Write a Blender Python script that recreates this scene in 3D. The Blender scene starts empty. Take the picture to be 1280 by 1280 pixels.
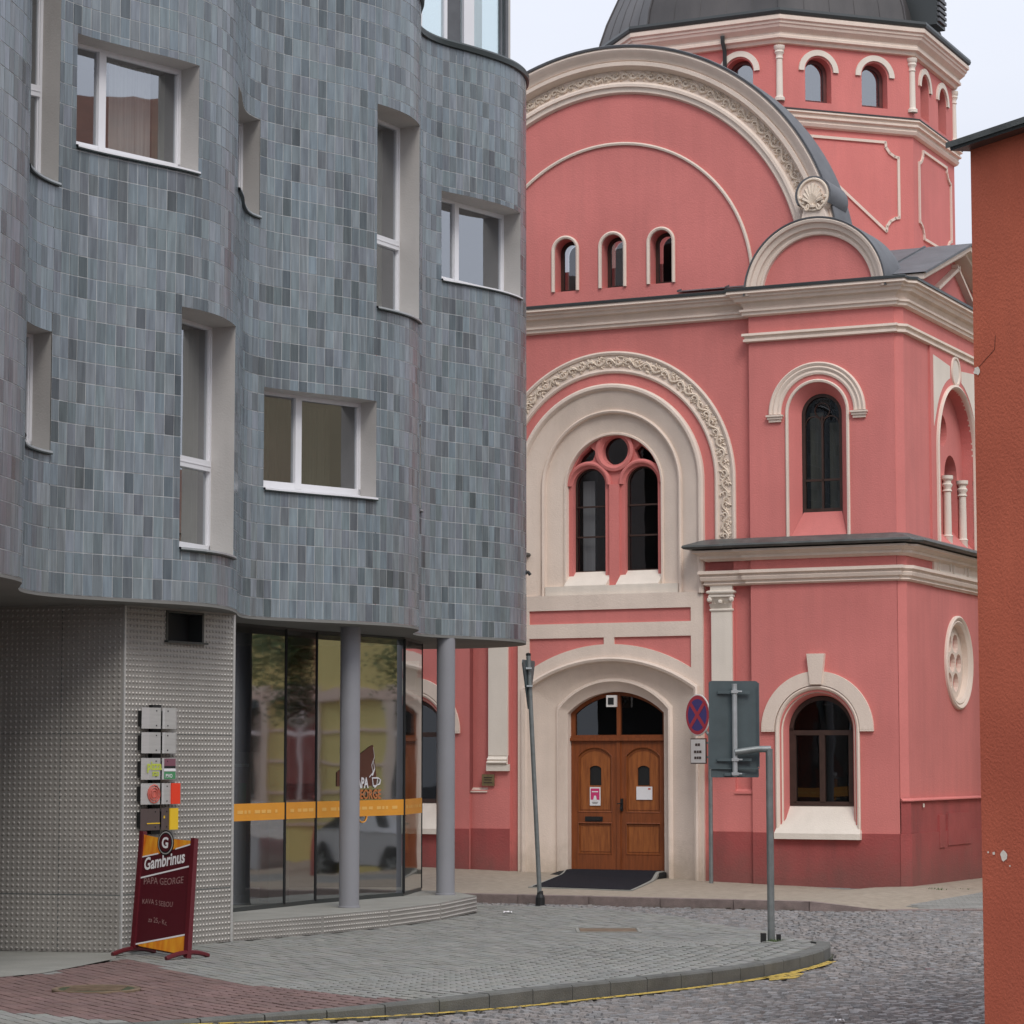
import bpy, bmesh, math, random
from mathutils import Vector, Matrix, noise
from mathutils.geometry import tessellate_polygon
random.seed(7)
PI = math.pi
sc = bpy.context.scene
COL = sc.collection

# ------------------------------------------------------------------ camera
cam = bpy.data.cameras.new('camera'); cam_o = bpy.data.objects.new('camera', cam); COL.objects.link(cam_o)
cam_o.location = (0, 0, 1.8); cam_o.rotation_euler = (math.radians(90 + 5.37), 0, 0)
cam.sensor_width = 36; cam.lens = 36 * 3300 / 1280; cam.clip_end = 2000; cam.clip_start = 0.5
sc.camera = cam_o
# ------------------------------------------------------------------ world: overcast sky
SUN_EL, SUN_AZ = math.radians(46), math.radians(165)      # azimuth clockwise from +Y (behind right of the camera)
w = bpy.data.worlds.new("World"); sc.world = w; w.use_nodes = True
nt = w.node_tree; nt.nodes.clear(); N = nt.nodes.new; L = nt.links.new
out = N('ShaderNodeOutputWorld'); bg = N('ShaderNodeBackground'); bg.inputs['Strength'].default_value = 0.1
sky = N('ShaderNodeTexSky'); sky.sky_type = 'NISHITA'; sky.sun_disc = False
sky.sun_elevation = SUN_EL; sky.sun_rotation = SUN_AZ
mx = N('ShaderNodeMix'); mx.data_type = 'RGBA'; mx.inputs[0].default_value = 0.93
tc = N('ShaderNodeTexCoord'); ns = N('ShaderNodeTexNoise'); ns.inputs['Scale'].default_value = 2.6; ns.inputs['Detail'].default_value = 5
mp = N('ShaderNodeMapping'); mp.inputs['Scale'].default_value = (1, 1, 2.6)
cr = N('ShaderNodeValToRGB'); cr.color_ramp.elements[0].position = .3; cr.color_ramp.elements[1].position = .75
cr.color_ramp.elements[0].color = (6.7, 7.05, 8.0, 1); cr.color_ramp.elements[1].color = (7.6, 7.85, 8.6, 1)
sp = N('ShaderNodeSeparateXYZ'); mr = N('ShaderNodeMapRange')
mr.inputs['From Min'].default_value = 0.0; mr.inputs['From Max'].default_value = 1.0; mr.inputs['To Min'].default_value = .93; mr.inputs['To Max'].default_value = 2.1
vm = N('ShaderNodeVectorMath'); vm.operation = 'SCALE'
L(tc.outputs['Generated'], mp.inputs[0]); L(mp.outputs[0], ns.inputs['Vector']); L(ns.outputs['Fac'], cr.inputs[0])
L(tc.outputs['Generated'], sp.inputs[0]); L(sp.outputs['Z'], mr.inputs['Value'])
L(cr.outputs[0], vm.inputs[0]); L(mr.outputs[0], vm.inputs['Scale'])
L(sky.outputs[0], mx.inputs[6]); L(vm.outputs[0], mx.inputs[7]); L(mx.outputs[2], bg.inputs[0]); L(bg.outputs[0], out.inputs[0])
# ------------------------------------------------------------------ sun (veiled)
sl = bpy.data.lights.new('sun', 'SUN'); sl.energy = 1.5; sl.angle = math.radians(22); sl.color = (1, .965, .92)
so = bpy.data.objects.new('sun', sl); COL.objects.link(so); so.location = (10, -10, 40)
sd = Vector((math.sin(SUN_AZ) * math.cos(SUN_EL), math.cos(SUN_AZ) * math.cos(SUN_EL), math.sin(SUN_EL)))
so.rotation_euler = sd.to_track_quat('Z', 'Y').to_euler()
vs = sc.view_settings; vs.view_transform = 'Standard'; vs.look = 'None'; vs.exposure = 0; vs.gamma = 1; vs.use_curve_mapping = False
sc.render.engine = 'CYCLES'; sc.cycles.max_bounces = 8; sc.cycles.transparent_max_bounces = 12

# ------------------------------------------------------------------ materials
M = {}
def mat(name, col, rough=.8, var=.12, vscale=1.5, bump=.0, bscale=60, metal=0., spec=.5, tone=False, stretch=(1, 1, 1), col2=None, dirt=0., dirtcol=(.12, .1, .08), grain=0.):
    m = bpy.data.materials.new(name); m.use_nodes = True; M[name] = m
    t = m.node_tree; b = t.nodes['Principled BSDF']; n = t.nodes.new; l = t.links.new
    b.inputs['Roughness'].default_value = rough; b.inputs['Metallic'].default_value = metal
    b.inputs['Specular IOR Level'].default_value = spec
    c = n('ShaderNodeTexCoord'); mp = n('ShaderNodeMapping'); mp.inputs['Scale'].default_value = stretch; l(c.outputs['Object'], mp.inputs[0])
    no = n('ShaderNodeTexNoise'); no.inputs['Scale'].default_value = vscale; no.inputs['Detail'].default_value = 6; l(mp.outputs[0], no.inputs['Vector'])
    ra = n('ShaderNodeMapRange'); ra.inputs['From Min'].default_value = .3; ra.inputs['From Max'].default_value = .7
    l(no.outputs['Fac'], ra.inputs[0])
    mi = n('ShaderNodeMix'); mi.data_type = 'RGBA'
    c2 = col2 or tuple(x * (1 + var) for x in col)
    mi.inputs[6].default_value = tuple(x * (1 - var) for x in col) + (1,); mi.inputs[7].default_value = tuple(c2) + (1,)
    l(ra.outputs[0], mi.inputs[0]); cur = mi.outputs[2]
    if tone:
        at = n('ShaderNodeAttribute'); at.attribute_name = 'tone'
        v = n('ShaderNodeVectorMath'); v.operation = 'MULTIPLY'; l(cur, v.inputs[0]); l(at.outputs['Color'], v.inputs[1]); cur = v.outputs[0]
    if grain:
        g = n('ShaderNodeTexNoise'); g.inputs['Scale'].default_value = 130; g.inputs['Detail'].default_value = 3; l(c.outputs['Object'], g.inputs['Vector'])
        r2 = n('ShaderNodeMapRange'); r2.inputs['From Min'].default_value = .3; r2.inputs['From Max'].default_value = .7; r2.inputs['To Min'].default_value = 1 - grain; r2.inputs['To Max'].default_value = 1 + grain
        l(g.outputs['Fac'], r2.inputs[0]); v = n('ShaderNodeVectorMath'); v.operation = 'SCALE'; l(cur, v.inputs[0]); l(r2.outputs[0], v.inputs['Scale']); cur = v.outputs[0]
    if name in ('pink', 'cream', 'cream_light', 'orange_wall', 'plinth_red'):
        st = n('ShaderNodeTexNoise'); st.inputs['Scale'].default_value = 2.2; st.inputs['Detail'].default_value = 7; mp3 = n('ShaderNodeMapping'); mp3.inputs['Scale'].default_value = (3.1, 3.1, .3)
        l(c.outputs['Object'], mp3.inputs[0]); l(mp3.outputs[0], st.inputs['Vector']); r4 = n('ShaderNodeMapRange'); r4.inputs['From Min'].default_value = .36; r4.inputs['From Max'].default_value = .62; r4.inputs['To Min'].default_value = 1.012; r4.inputs['To Max'].default_value = .965
        l(st.outputs['Fac'], r4.inputs[0]); v = n('ShaderNodeVectorMath'); v.operation = 'SCALE'; l(cur, v.inputs[0]); l(r4.outputs[0], v.inputs['Scale']); cur = v.outputs[0]
    if dirt:
        d = n('ShaderNodeTexNoise'); d.inputs['Scale'].default_value = 1.1; d.inputs['Detail'].default_value = 9; d.inputs['Roughness'].default_value = .65
        mp2 = n('ShaderNodeMapping'); mp2.inputs['Scale'].default_value = (2.5, 2.5, .7); l(c.outputs['Object'], mp2.inputs[0]); l(mp2.outputs[0], d.inputs['Vector'])
        r3 = n('ShaderNodeMapRange'); r3.inputs['From Min'].default_value = .52; r3.inputs['From Max'].default_value = .8; r3.inputs['To Max'].default_value = dirt; l(d.outputs['Fac'], r3.inputs[0])
        m3 = n('ShaderNodeMix'); m3.data_type = 'RGBA'; l(r3.outputs[0], m3.inputs[0]); l(cur, m3.inputs[6]); m3.inputs[7].default_value = dirtcol + (1,); cur = m3.outputs[2]
    if name in ('plinth_red', 'cream', 'pink'):      # splash dirt from the pavement, ragged upper edge
        sx = n('ShaderNodeSeparateXYZ'); l(c.outputs['Object'], sx.inputs[0]); sn = n('ShaderNodeTexNoise'); sn.inputs['Scale'].default_value = 3.2; sn.inputs['Detail'].default_value = 8; sn.inputs['Roughness'].default_value = .65; l(c.outputs['Object'], sn.inputs['Vector'])
        ad = n('ShaderNodeMath'); ad.operation = 'MULTIPLY_ADD'; ad.inputs[1].default_value = -1.1; l(sn.outputs['Fac'], ad.inputs[0]); l(sx.outputs['Z'], ad.inputs[2])
        r5 = n('ShaderNodeMapRange'); r5.inputs['From Min'].default_value = -.45; r5.inputs['From Max'].default_value = .15; r5.inputs['To Min'].default_value = .55; r5.inputs['To Max'].default_value = 0.; l(ad.outputs[0], r5.inputs[0])
        m5 = n('ShaderNodeMix'); m5.data_type = 'RGBA'; l(r5.outputs[0], m5.inputs[0]); l(cur, m5.inputs[6]); m5.inputs[7].default_value = (.13, .075, .06, 1) if name != 'cream' else (.34, .27, .19, 1); cur = m5.outputs[2]
    l(cur, b.inputs['Base Color'])
    if bump:
        bn = n('ShaderNodeTexNoise'); bn.inputs['Scale'].default_value = bscale; bn.inputs['Detail'].default_value = 4; l(mp.outputs[0], bn.inputs['Vector'])
        bp = n('ShaderNodeBump'); bp.inputs['Strength'].default_value = bump; bp.inputs['Distance'].default_value = .01; l(bn.outputs['Fac'], bp.inputs['Height']); l(bp.outputs[0], b.inputs['Normal'])
    return m
mat('pink', (.635, .198, .176), .9, .09, .7, .5, 45, dirt=.36, dirtcol=(.47, .17, .15), grain=.05)
mat('plinth_red', (.345, .072, .066), .85, .14, 1.6, .6, 40, dirt=.6, dirtcol=(.15, .055, .05), grain=.06)
mat('cream', (.76, .63, .53), .85, .05, 2.0, .4, 50, dirt=.12, dirtcol=(.52, .38, .27), grain=.05)
mat('cream_light', (.76, .68, .585), .85, .05, 2.0, .3, 50, dirt=.15, dirtcol=(.4, .36, .28))
mat('relief', (.74, .62, .50), .85, .10, 9, .4, 60, dirt=.18, dirtcol=(.3, .22, .15))
mat('slate', (.105, .108, .115), .55, .18, 3, .3, 30)
mat('lead_sheet', (.085, .09, .085), .5, .3, 5, .3, 30)
mat('dome_copper', (.048, .043, .042), .5, .35, 1.2, .2, 20, col2=(.082, .072, .068), stretch=(1, 1, .35))
mat('gutter', (.035, .04, .04), .4, .1)
mat('dark_wood', (.045, .022, .015), .55, .2, 8)
mat('drum_wood', (.12, .04, .035), .55, .2, 8)
mat('door_wood', (.27, .074, .016), .5, .22, 7, .15, 30, stretch=(5, 5, .5), col2=(.36, .115, .026))
mat('door_wood_dark', (.215, .056, .013), .5, .2, 7, .15, 30, stretch=(5, 5, .5))
mat('black', (.008, .008, .008), .6, .1)
mat('dark_interior', (.028, .027, .026), .9, .2)
mat('room_wall', (.16, .15, .13), .9, .15)
mat('curtain_or_sheen', (.74, .74, .74), .95, .12, 14, stretch=(4, 4, .05))  # pale cloth, also used as sky sheen behind two tall panes
mat('curtain_olive', (.22, .215, .16), .95, .15, 14, stretch=(4, 4, .05))
mat('curtain_brown', (.07, .035, .035), .95, .15, 14, stretch=(4, 4, .05))
mat('tile', (.148, .175, .190), .25, .12, 3.0, .08, 14, spec=.5, tone=True, stretch=(9, 9, .8), col2=(.215, .255, .27))
mat('grout', (.52, .53, .52), .9, .1, 4)
mat('plaster_grey', (.46, .435, .41), .9, .06, 2, .3, 50, dirt=.25, dirtcol=(.22, .2, .19))
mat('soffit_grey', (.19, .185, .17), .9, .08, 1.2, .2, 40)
mat('white_frame', (.72, .71, .72), .45, .03)
mat('coping', (.02, .028, .026), .4, .1)
mat('metal_panel', (.345, .325, .297), .48, .10, 1.6, .1, 60, metal=.3, grain=.05, dirt=.25, dirtcol=(.2, .19, .16))
mat('column_paint', (.25, .25, .265), .5, .06, 2, .1, 30)
mat('concrete', (.26, .255, .225), .9, .1, 3, .3, 60, dirt=.3, dirtcol=(.2, .2, .16), grain=.08)
mat('paver', (.232, .230, .208), .9, .12, 2.0, .4, 120, tone=True, dirt=.14, dirtcol=(.16, .165, .14), grain=.10)
mat('red_paver', (.175, .108, .096), .9, .16, 2.0, .4, 120, tone=True, dirt=.35, dirtcol=(.14, .115, .1), grain=.12)
mat('cobble', (.215, .203, .195), .75, .2, 7, .5, 90, tone=True, grain=.15)
mat('kerb_stone', (.12, .12, .108), .9, .2, 5, .5, 80, dirt=.6, dirtcol=(.075, .08, .055), grain=.12)
mat('granite_kerb', (.21, .16, .145), .85, .2, 8, .5, 80, grain=.15)
mat('sand', (.135, .13, .115), .95, .25, 12, .3, 90)
mat('tan_mosaic', (.30, .25, .19), .9, .16, 9, .5, 60, dirt=.3, dirtcol=(.2, .18, .12), grain=.12, tone=True)
mat('asphalt', (.06, .06, .06), .9, .2)
mat('orange_wall', (.45, .095, .05), .9, .09, .8, .6, 60, dirt=.35, dirtcol=(.34, .085, .05), grain=.06, col2=(.56, .135, .07))
mat('mat_black', (.018, .018, .022), .95, .15, 20, .5, 90, spec=.08)
mat('steel_pole', (.20, .215, .21), .45, .15, 12, metal=.4)
mat('steel_light', (.42, .44, .44), .4, .1, 12, metal=.4)
mat('sign_back', (.075, .10, .105), .5, .12, 6, metal=.2)
mat('sign_white', (.68, .64, .60), .5, .05)
mat('sign_red', (.40, .012, .03), .45, .05)
mat('sign_blue', (.035, .02, .16), .45, .05)
mat('maroon', (.085, .008, .014), .45, .1)
mat('maroon_frame', (.11, .012, .018), .35, .1)
mat('flame', (.72, .16, .012), .5, .1, 5, stretch=(3, 3, .6), col2=(.85, .42, .03))
mat('chalk', (.30, .17, .16), .9, .2)
mat('print_white', (.78, .76, .76), .6, .03)
mat('print_lime', (.48, .55, .06), .6, .1)
mat('print_green', (.06, .25, .10), .6, .1)
mat('print_plum', (.20, .075, .10), .6, .1)
mat('print_red', (.75, .045, .012), .5, .05)
mat('print_rose', (.52, .12, .09), .6, .2, 30)
mat('print_pink', (.60, .04, .16), .6, .1)
mat('print_yellow', (.78, .50, .02), .5, .05)
mat('print_brown', (.085, .06, .055), .5, .1)
mat('brushed', (.50, .49, .47), .4, .06, 4, metal=.3, stretch=(1, 1, 12))
mat('brass', (.20, .15, .07), .5, .2, 20, metal=.3)
mat('band_orange', (.78, .33, .035), .5, .05, 3)
mat('band_print', (.85, .48, .12), .5, .05)
mat('logo_brown', (.10, .032, .018), .5, .05)
mat('logo_orange', (.52, .17, .05), .5, .05)
mat('house_yellow', (.36, .31, .20), .9, .06, 1.5, .3, 40)
mat('house_pale', (.70, .63, .27), .9, .06, 1.5, .3, 40)
mat('house_brown', (.16, .07, .045), .8, .2, 3)
mat('leaf', (.05, .085, .025), .7, .4, 3, col2=(.10, .15, .04))
mat('bark', (.09, .07, .05), .9, .3, 6)
mat('car_paint', (.48, .49, .51), .25, .02, metal=.3)
mat('tyre', (.02, .02, .02), .8, .1)
mat('rust', (.16, .11, .07), .9, .3, 8, .3, 60)
mat('moss', (.05, .06, .025), .95, .4, 30, .5, 60)
def glassmat(name, tint, f0, rough=.012, wob=.06):
    m = bpy.data.materials.new(name); m.use_nodes = True; M[name] = m; t = m.node_tree; t.nodes.clear(); n = t.nodes.new; l = t.links.new
    o = n('ShaderNodeOutputMaterial'); g = n('ShaderNodeBsdfGlossy'); g.inputs['Roughness'].default_value = rough; g.inputs['Color'].default_value = (.93, .96, 1, 1)
    tp = n('ShaderNodeBsdfTransparent'); tp.inputs['Color'].default_value = tint + (1,)
    lw = n('ShaderNodeLayerWeight'); lw.inputs['Blend'].default_value = .5; pw = n('ShaderNodeMath'); pw.operation = 'POWER'; pw.inputs[1].default_value = 4.; l(lw.outputs['Facing'], pw.inputs[0])
    mr = n('ShaderNodeMapRange'); mr.inputs['To Min'].default_value = f0; mr.inputs['To Max'].default_value = 1.; l(pw.outputs[0], mr.inputs[0])
    mx = n('ShaderNodeMixShader'); l(mr.outputs[0], mx.inputs[0]); l(tp.outputs[0], mx.inputs[1]); l(g.outputs[0], mx.inputs[2]); l(mx.outputs[0], o.inputs[0])
    c = n('ShaderNodeTexCoord'); no = n('ShaderNodeTexNoise'); no.inputs['Scale'].default_value = .9; l(c.outputs['Object'], no.inputs['Vector'])
    bp = n('ShaderNodeBump'); bp.inputs['Strength'].default_value = wob; bp.inputs['Distance'].default_value = .05; l(no.outputs['Fac'], bp.inputs['Height']); l(bp.outputs[0], g.inputs['Normal'])
    return m
glassmat('glass', (.66, .68, .66), .38)
glassmat('church_glass', (.5, .52, .54), .16)
glassmat('shop_glass', (.38, .44, .41), .33, rough=.035, wob=.05)
glassmat('penthouse_glass', (.88, .93, .92), .2)
glassmat('dark_glass', (.45, .46, .47), .07)
glassmat('sky_glass', (.5, .55, .56), .35)

# ------------------------------------------------------------------ mesh helpers
class MB:
    def __init__(s): s.v = []; s.f = []; s.t = []
    def add(s, vs, fs, tone=1.0):
        o = len(s.v); s.v += [tuple(x) for x in vs]; s.f += [tuple(o + i for i in f) for f in fs]; s.t += [tone] * len(fs); return s
    def quad(s, a, b, c, d, tone=1.0): return s.add([a, b, c, d], [(0, 1, 2, 3)], tone)
    def box(s, x0, x1, y0, y1, z0, z1, tone=1.0):
        return s.add([(x0,y0,z0),(x1,y0,z0),(x1,y1,z0),(x0,y1,z0),(x0,y0,z1),(x1,y0,z1),(x1,y1,z1),(x0,y1,z1)],
            [(0,3,2,1),(4,5,6,7),(0,1,5,4),(1,2,6,5),(2,3,7,6),(3,0,4,7)], tone)
    def obox(s, o, ax, ay, az, tone=1.0):   # oriented box: origin corner + three edge vectors
        o, ax, ay, az = map(Vector, (o, ax, ay, az))
        P = [o, o+ax, o+ax+ay, o+ay, o+az, o+ax+az, o+ax+ay+az, o+ay+az]
        return s.add(P, [(0,3,2,1),(4,5,6,7),(0,1,5,4),(1,2,6,5),(2,3,7,6),(3,0,4,7)], tone)
    def tube(s, pts, r, n=8, r2=None, caps=True):
        pts = [Vector(p) for p in pts]; m = len(pts); o = len(s.v)
        for i, p in enumerate(pts):
            d = (pts[min(i+1, m-1)] - pts[max(i-1, 0)]).normalized()
            u = d.orthogonal().normalized() if i == 0 else (u - d * u.dot(d)).normalized()
            v = d.cross(u); rr = r if r2 is None else r + (r2 - r) * i / (m - 1)
            s.v += [tuple(p + (u * math.cos(2*PI*k/n) + v * math.sin(2*PI*k/n)) * rr) for k in range(n)]
        for i in range(m-1):
            for k in range(n): s.f.append((o+i*n+k, o+i*n+(k+1) % n, o+(i+1)*n+(k+1) % n, o+(i+1)*n+k)); s.t.append(1.)
        if caps: s.f.append(tuple(o+k for k in range(n))[::-1]); s.f.append(tuple(o+(m-1)*n+k for k in range(n))); s.t += [1., 1.]
        return s
    def lathe(s, prof, c=(0, 0, 0), n=16, tone=1.):
        o = len(s.v); m = len(prof)
        for r, z in prof: s.v += [(c[0]+r*math.cos(2*PI*k/n), c[1]+r*math.sin(2*PI*k/n), c[2]+z) for k in range(n)]
        for i in range(m-1):
            for k in range(n): s.f.append((o+i*n+k, o+i*n+(k+1) % n, o+(i+1)*n+(k+1) % n, o+(i+1)*n+k)); s.t.append(tone)
        s.f.append(tuple(o+k for k in range(n))[::-1]); s.f.append(tuple(o+(m-1)*n+k for k in range(n))); s.t += [tone, tone]
        return s
    def grid(s, rows):      # loft between equal-length rows of points
        o = len(s.v); n = len(rows[0])
        for r in rows: s.v += [tuple(p) for p in r]
        for i in range(len(rows)-1):
            for k in range(n-1): s.f.append((o+i*n+k, o+i*n+k+1, o+(i+1)*n+k+1, o+(i+1)*n+k)); s.t.append(1.)
        return s
    def mesh(s, name, m, smooth=False, tone=False):
        me = bpy.data.meshes.new(name); me.from_pydata(s.v, [], s.f)
        ms = m if isinstance(m, (list, tuple)) else [m]
        for x in ms: me.materials.append(M[x])
        if tone:
            a = me.color_attributes.new('tone', 'FLOAT_COLOR', 'CORNER')
            vals = []
            for i, p in enumerate(me.polygons):
                t = s.t[i]; t = t if isinstance(t, tuple) else (t, t, t)
                for _ in range(p.loop_total): vals += [t[0], t[1], t[2], 1.]
            a.data.foreach_set('color', vals)
        me.validate()
        bm = bmesh.new(); bm.from_mesh(me); bmesh.ops.recalc_face_normals(bm, faces=bm.faces); bm.to_mesh(me); bm.free()
        if smooth:
            for p in me.polygons: p.use_smooth = True
            try: me.set_sharp_from_angle(angle=math.radians(35))
            except Exception: pass
        return me
    def build(s, name, m, parent=None, kind=None, label=None, smooth=False, tone=False):
        o = bpy.data.objects.new(name, s.mesh(name, m, smooth, tone)); COL.objects.link(o)
        if parent: o.parent = parent
        if kind: o['kind'] = kind
        if label: o['label'] = label
        return o
def tag(o, label, cat, group=None):
    o['label'] = label; o['category'] = cat
    if group: o['group'] = group
    return o
def empty(name, loc, rz=0, parent=None):
    o = bpy.data.objects.new(name, None); COL.objects.link(o); o.location = loc; o.rotation_euler = (0, 0, rz); o.empty_display_size = .3
    if parent: o.parent = parent
    return o
def text_mesh(txt, size, name='lettering', m='print_white', parent=None, extrude=.002, xs=1., bold=0., align='CENTER', shear=0.):
    cu = bpy.data.curves.new(name, 'FONT'); cu.body = txt; cu.size = size; cu.extrude = extrude; cu.align_x = align; cu.offset = bold; cu.shear = shear; cu.resolution_u = 3
    t = bpy.data.objects.new('tmp', cu); COL.objects.link(t)
    me = bpy.data.meshes.new_from_object(t); bpy.data.objects.remove(t); bpy.data.curves.remove(cu)
    me.materials.clear(); me.materials.append(M[m])
    for v in me.vertices: v.co.x *= xs
    me.name = name; o = bpy.data.objects.new(name, me); COL.objects.link(o)
    if parent: o.parent = parent
    return o

# ================================================================== THE CHURCH
PSI = math.radians(25.7)
CH = (5.35, 36.64, 0)
church = empty('church', CH, -PSI)
tag(church, 'pink church with cream mouldings, a round arched gable and an octagonal domed drum behind it', 'church')
# local frame: x along the front (0 = right corner of the right pavilion, negative to the left), y = depth, z up

def tess(outer, holes):
    polys = [[Vector((p[0], p[1], 0)) for p in outer]] + [[Vector((p[0], p[1], 0)) for p in h] for h in holes]
    tris = tessellate_polygon(polys); pts = [p for poly in polys for p in poly]
    return pts, [t for t in tris]
def plate(mb, outer, holes, y0, y1, fr=None, sides=(True, True)):
    """flat plate in the x-z plane, front at depth y0, its edges going back to y1; fr maps (a,y,z)->xyz"""
    fr = fr or (lambda a, y, z: (a, y, z))
    pts, tris = tess(outer, holes)
    mb.add([fr(p.x, y0, p.y) for p in pts], tris)
    for poly, on in [(outer, sides[0])] + [(h, sides[1]) for h in holes]:
        if not on: continue
        n = len(poly)
        for i in range(n):
            a, b = poly[i], poly[(i+1) % n]
            mb.quad(fr(a[0], y0, a[1]), fr(b[0], y0, b[1]), fr(b[0], y1, b[1]), fr(a[0], y1, a[1]))
    return mb
def arch(c, hw, z0, zs, zt=None, n=24):
    """outline of an arched opening, from lower left up over the arch to lower right. zt given = segmental"""
    if zt is None: zt = zs + hw
    h = zt - zs; R = (hw*hw + h*h) / (2*h); zc = zt - R; a0 = math.asin(min(1, hw / R))
    if h > hw: a0 = PI - a0
    pts = [(c - hw, z0)]
    for i in range(n+1):
        a = -a0 + 2*a0*i/n
        pts.append((c + R*math.sin(a), zc + R*math.cos(a)))
    pts.append((c + hw, z0))
    return pts
def circ(c, z, r, n=24, rz=None): return [(c + r*math.cos(2*PI*i/n), z + (rz or r)*math.sin(2*PI*i/n)) for i in range(n)]
def loft(mb, outs, fr=None):
    """outs = list of (outline, y) with equal point counts"""
    fr = fr or (lambda a, y, z: (a, y, z))
    return mb.grid([[fr(p[0], y, p[1]) for p in o] for o, y in outs])
def ringprof(mb, c, zc, prof, a0=-PI/2, a1=PI/2, n=48, leg=None, fr=None):
    """revolve a profile [(r, out)] about (c, zc) from angle a0 to a1; leg = z that straight legs run down to"""
    fr = fr or (lambda a, y, z: (a, y, z))
    rows = []
    for r, y in prof:
        row = []
        if leg is not None: row.append(fr(c + r*math.sin(a0), y, leg))
        for i in range(n+1):
            a = a0 + (a1-a0)*i/n; row.append(fr(c + r*math.sin(a), y, zc + r*math.cos(a)))
        if leg is not None: row.append(fr(c + r*math.sin(a1), y, leg))
        rows.append(row)
    return mb.grid(rows)
def sweep(mb, path, prof, closed=False):
    """profile [(out, z)] swept along a plan polyline with mitres; 'out' is to the right of the walking direction"""
    P = [Vector((p[0], p[1])) for p in path]; n = len(P); dirs = []
    for i in range(n):
        if closed: d0 = (P[i]-P[i-1]).normalized(); d1 = (P[(i+1) % n]-P[i]).normalized()
        else:
            d0 = (P[i]-P[i-1]).normalized() if i > 0 else (P[1]-P[0]).normalized()
            d1 = (P[i+1]-P[i]).normalized() if i < n-1 else (P[-1]-P[-2]).normalized()
        n0 = Vector((d0.y, -d0.x)); n1 = Vector((d1.y, -d1.x)); b = (n0+n1)
        b = b / max(.2, (1 + n0.dot(n1))); dirs.append(b)
    rows = []
    for o, z in prof:
        row = [(P[i].x + dirs[i].x*o, P[i].y + dirs[i].y*o, z) for i in range(n)]
        if closed: row.append(row[0])
        rows.append(row)
    mb.grid(rows)
    if not closed:
        for e in (0, -1):
            mb.add([r[e] for r in rows], [tuple(range(len(rows)))])
    return mb

AX = -4.40                                  # axis of the front
def cornice_main(z=0, s=1): return [(-.02, 8.53), (.24*s, 8.50), (.25*s, 8.455), (.205*s, 8.44), (.20*s, 8.41), (.17*s, 8.40), (.15*s, 8.355), (.09*s, 8.335), (.055*s, 8.28), (.05*s, 8.255), (.10*s, 8.245), (.10*s, 8.215), (.075*s, 8.205), (.07*s, 8.165), (.03, 8.15), (-.02, 8.145)]
STRING = [(-.01, 7.905), (.075, 7.90), (.08, 7.865), (.045, 7.85), (.04, 7.825), (.06, 7.815), (.06, 7.785), (.02, 7.775), (-.01, 7.775)]
COR2A = [(-.01, 4.80), (.20, 4.79), (.20, 4.76), (.15, 4.745), (.12, 4.72), (.10, 4.715), (.10, 4.675), (.06, 4.66), (.03, 4.64), (-.01, 4.64)]
COR2B = [(-.01, 4.505), (.12, 4.50), (.125, 4.455), (.085, 4.44), (.08, 4.425), (.10, 4.405), (.085, 4.36), (.05, 4.345), (.05, 4.325), (.06, 4.31), (.03, 4.29), (-.01, 4.285)]
SHEET2 = [(-.01, 4.965), (.06, 4.95), (.29, 4.865), (.30, 4.84), (.28, 4.815), (-.01, 4.80)]

def mirror_fr(a, y, z): return (2*AX - a, y, z)

# --- main wall, behind the arch, lunette wall ------------------------------------------------
YW = .12; YL = .26
mb = MB()
# main wall from ground to cornice with the openings of window and portal
hole_win = arch(AX, 1.47, 4.05, 5.83, n=32); hole_door = arch(AX, 1.38, -.2, 2.85, 3.28)
outer = [(2*AX+2.3, -.3), (2*AX+2.3, 8.5), (-2.1, 8.5), (-2.1, -.3), (AX+1.44, -.3)] 
plate(mb, [(2*AX+2.1, 4.06), (2*AX+2.1, 8.5), (-2.1, 8.5), (-2.1, 4.06)], [[(p[0], max(p[1], 4.10)) for p in hole_win]], YW, YW+.3, sides=(False, True))
mb.quad((2*AX+2.1, YW, -.3), (AX-1.4, YW, -.3), (AX-1.4, YW, 4.06), (2*AX+2.1, YW, 4.06)); mb.quad((AX+1.4, YW, -.3), (-2.1, YW, -.3), (-2.1, YW, 4.06), (AX+1.4, YW, 4.06))
main_wall = mb.build('wall', 'pink', church)
mb = MB()
wins3 = [AX-.77, AX, AX+.78]
lun = [(AX-3.5, 8.0)] + [(AX+3.45*math.sin(a), 8.75+3.45*math.cos(a)) for a in [(-PI/2 + PI*i/48) for i in range(49)]] + [(AX+3.5, 8.0)]
plate(mb, lun, [arch(c, .175, 8.80, 9.42, n=16)[::-1] for c in wins3], YL, YL+.34, sides=(False, True))
mb.build('gable_wall', 'pink', church)
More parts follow.
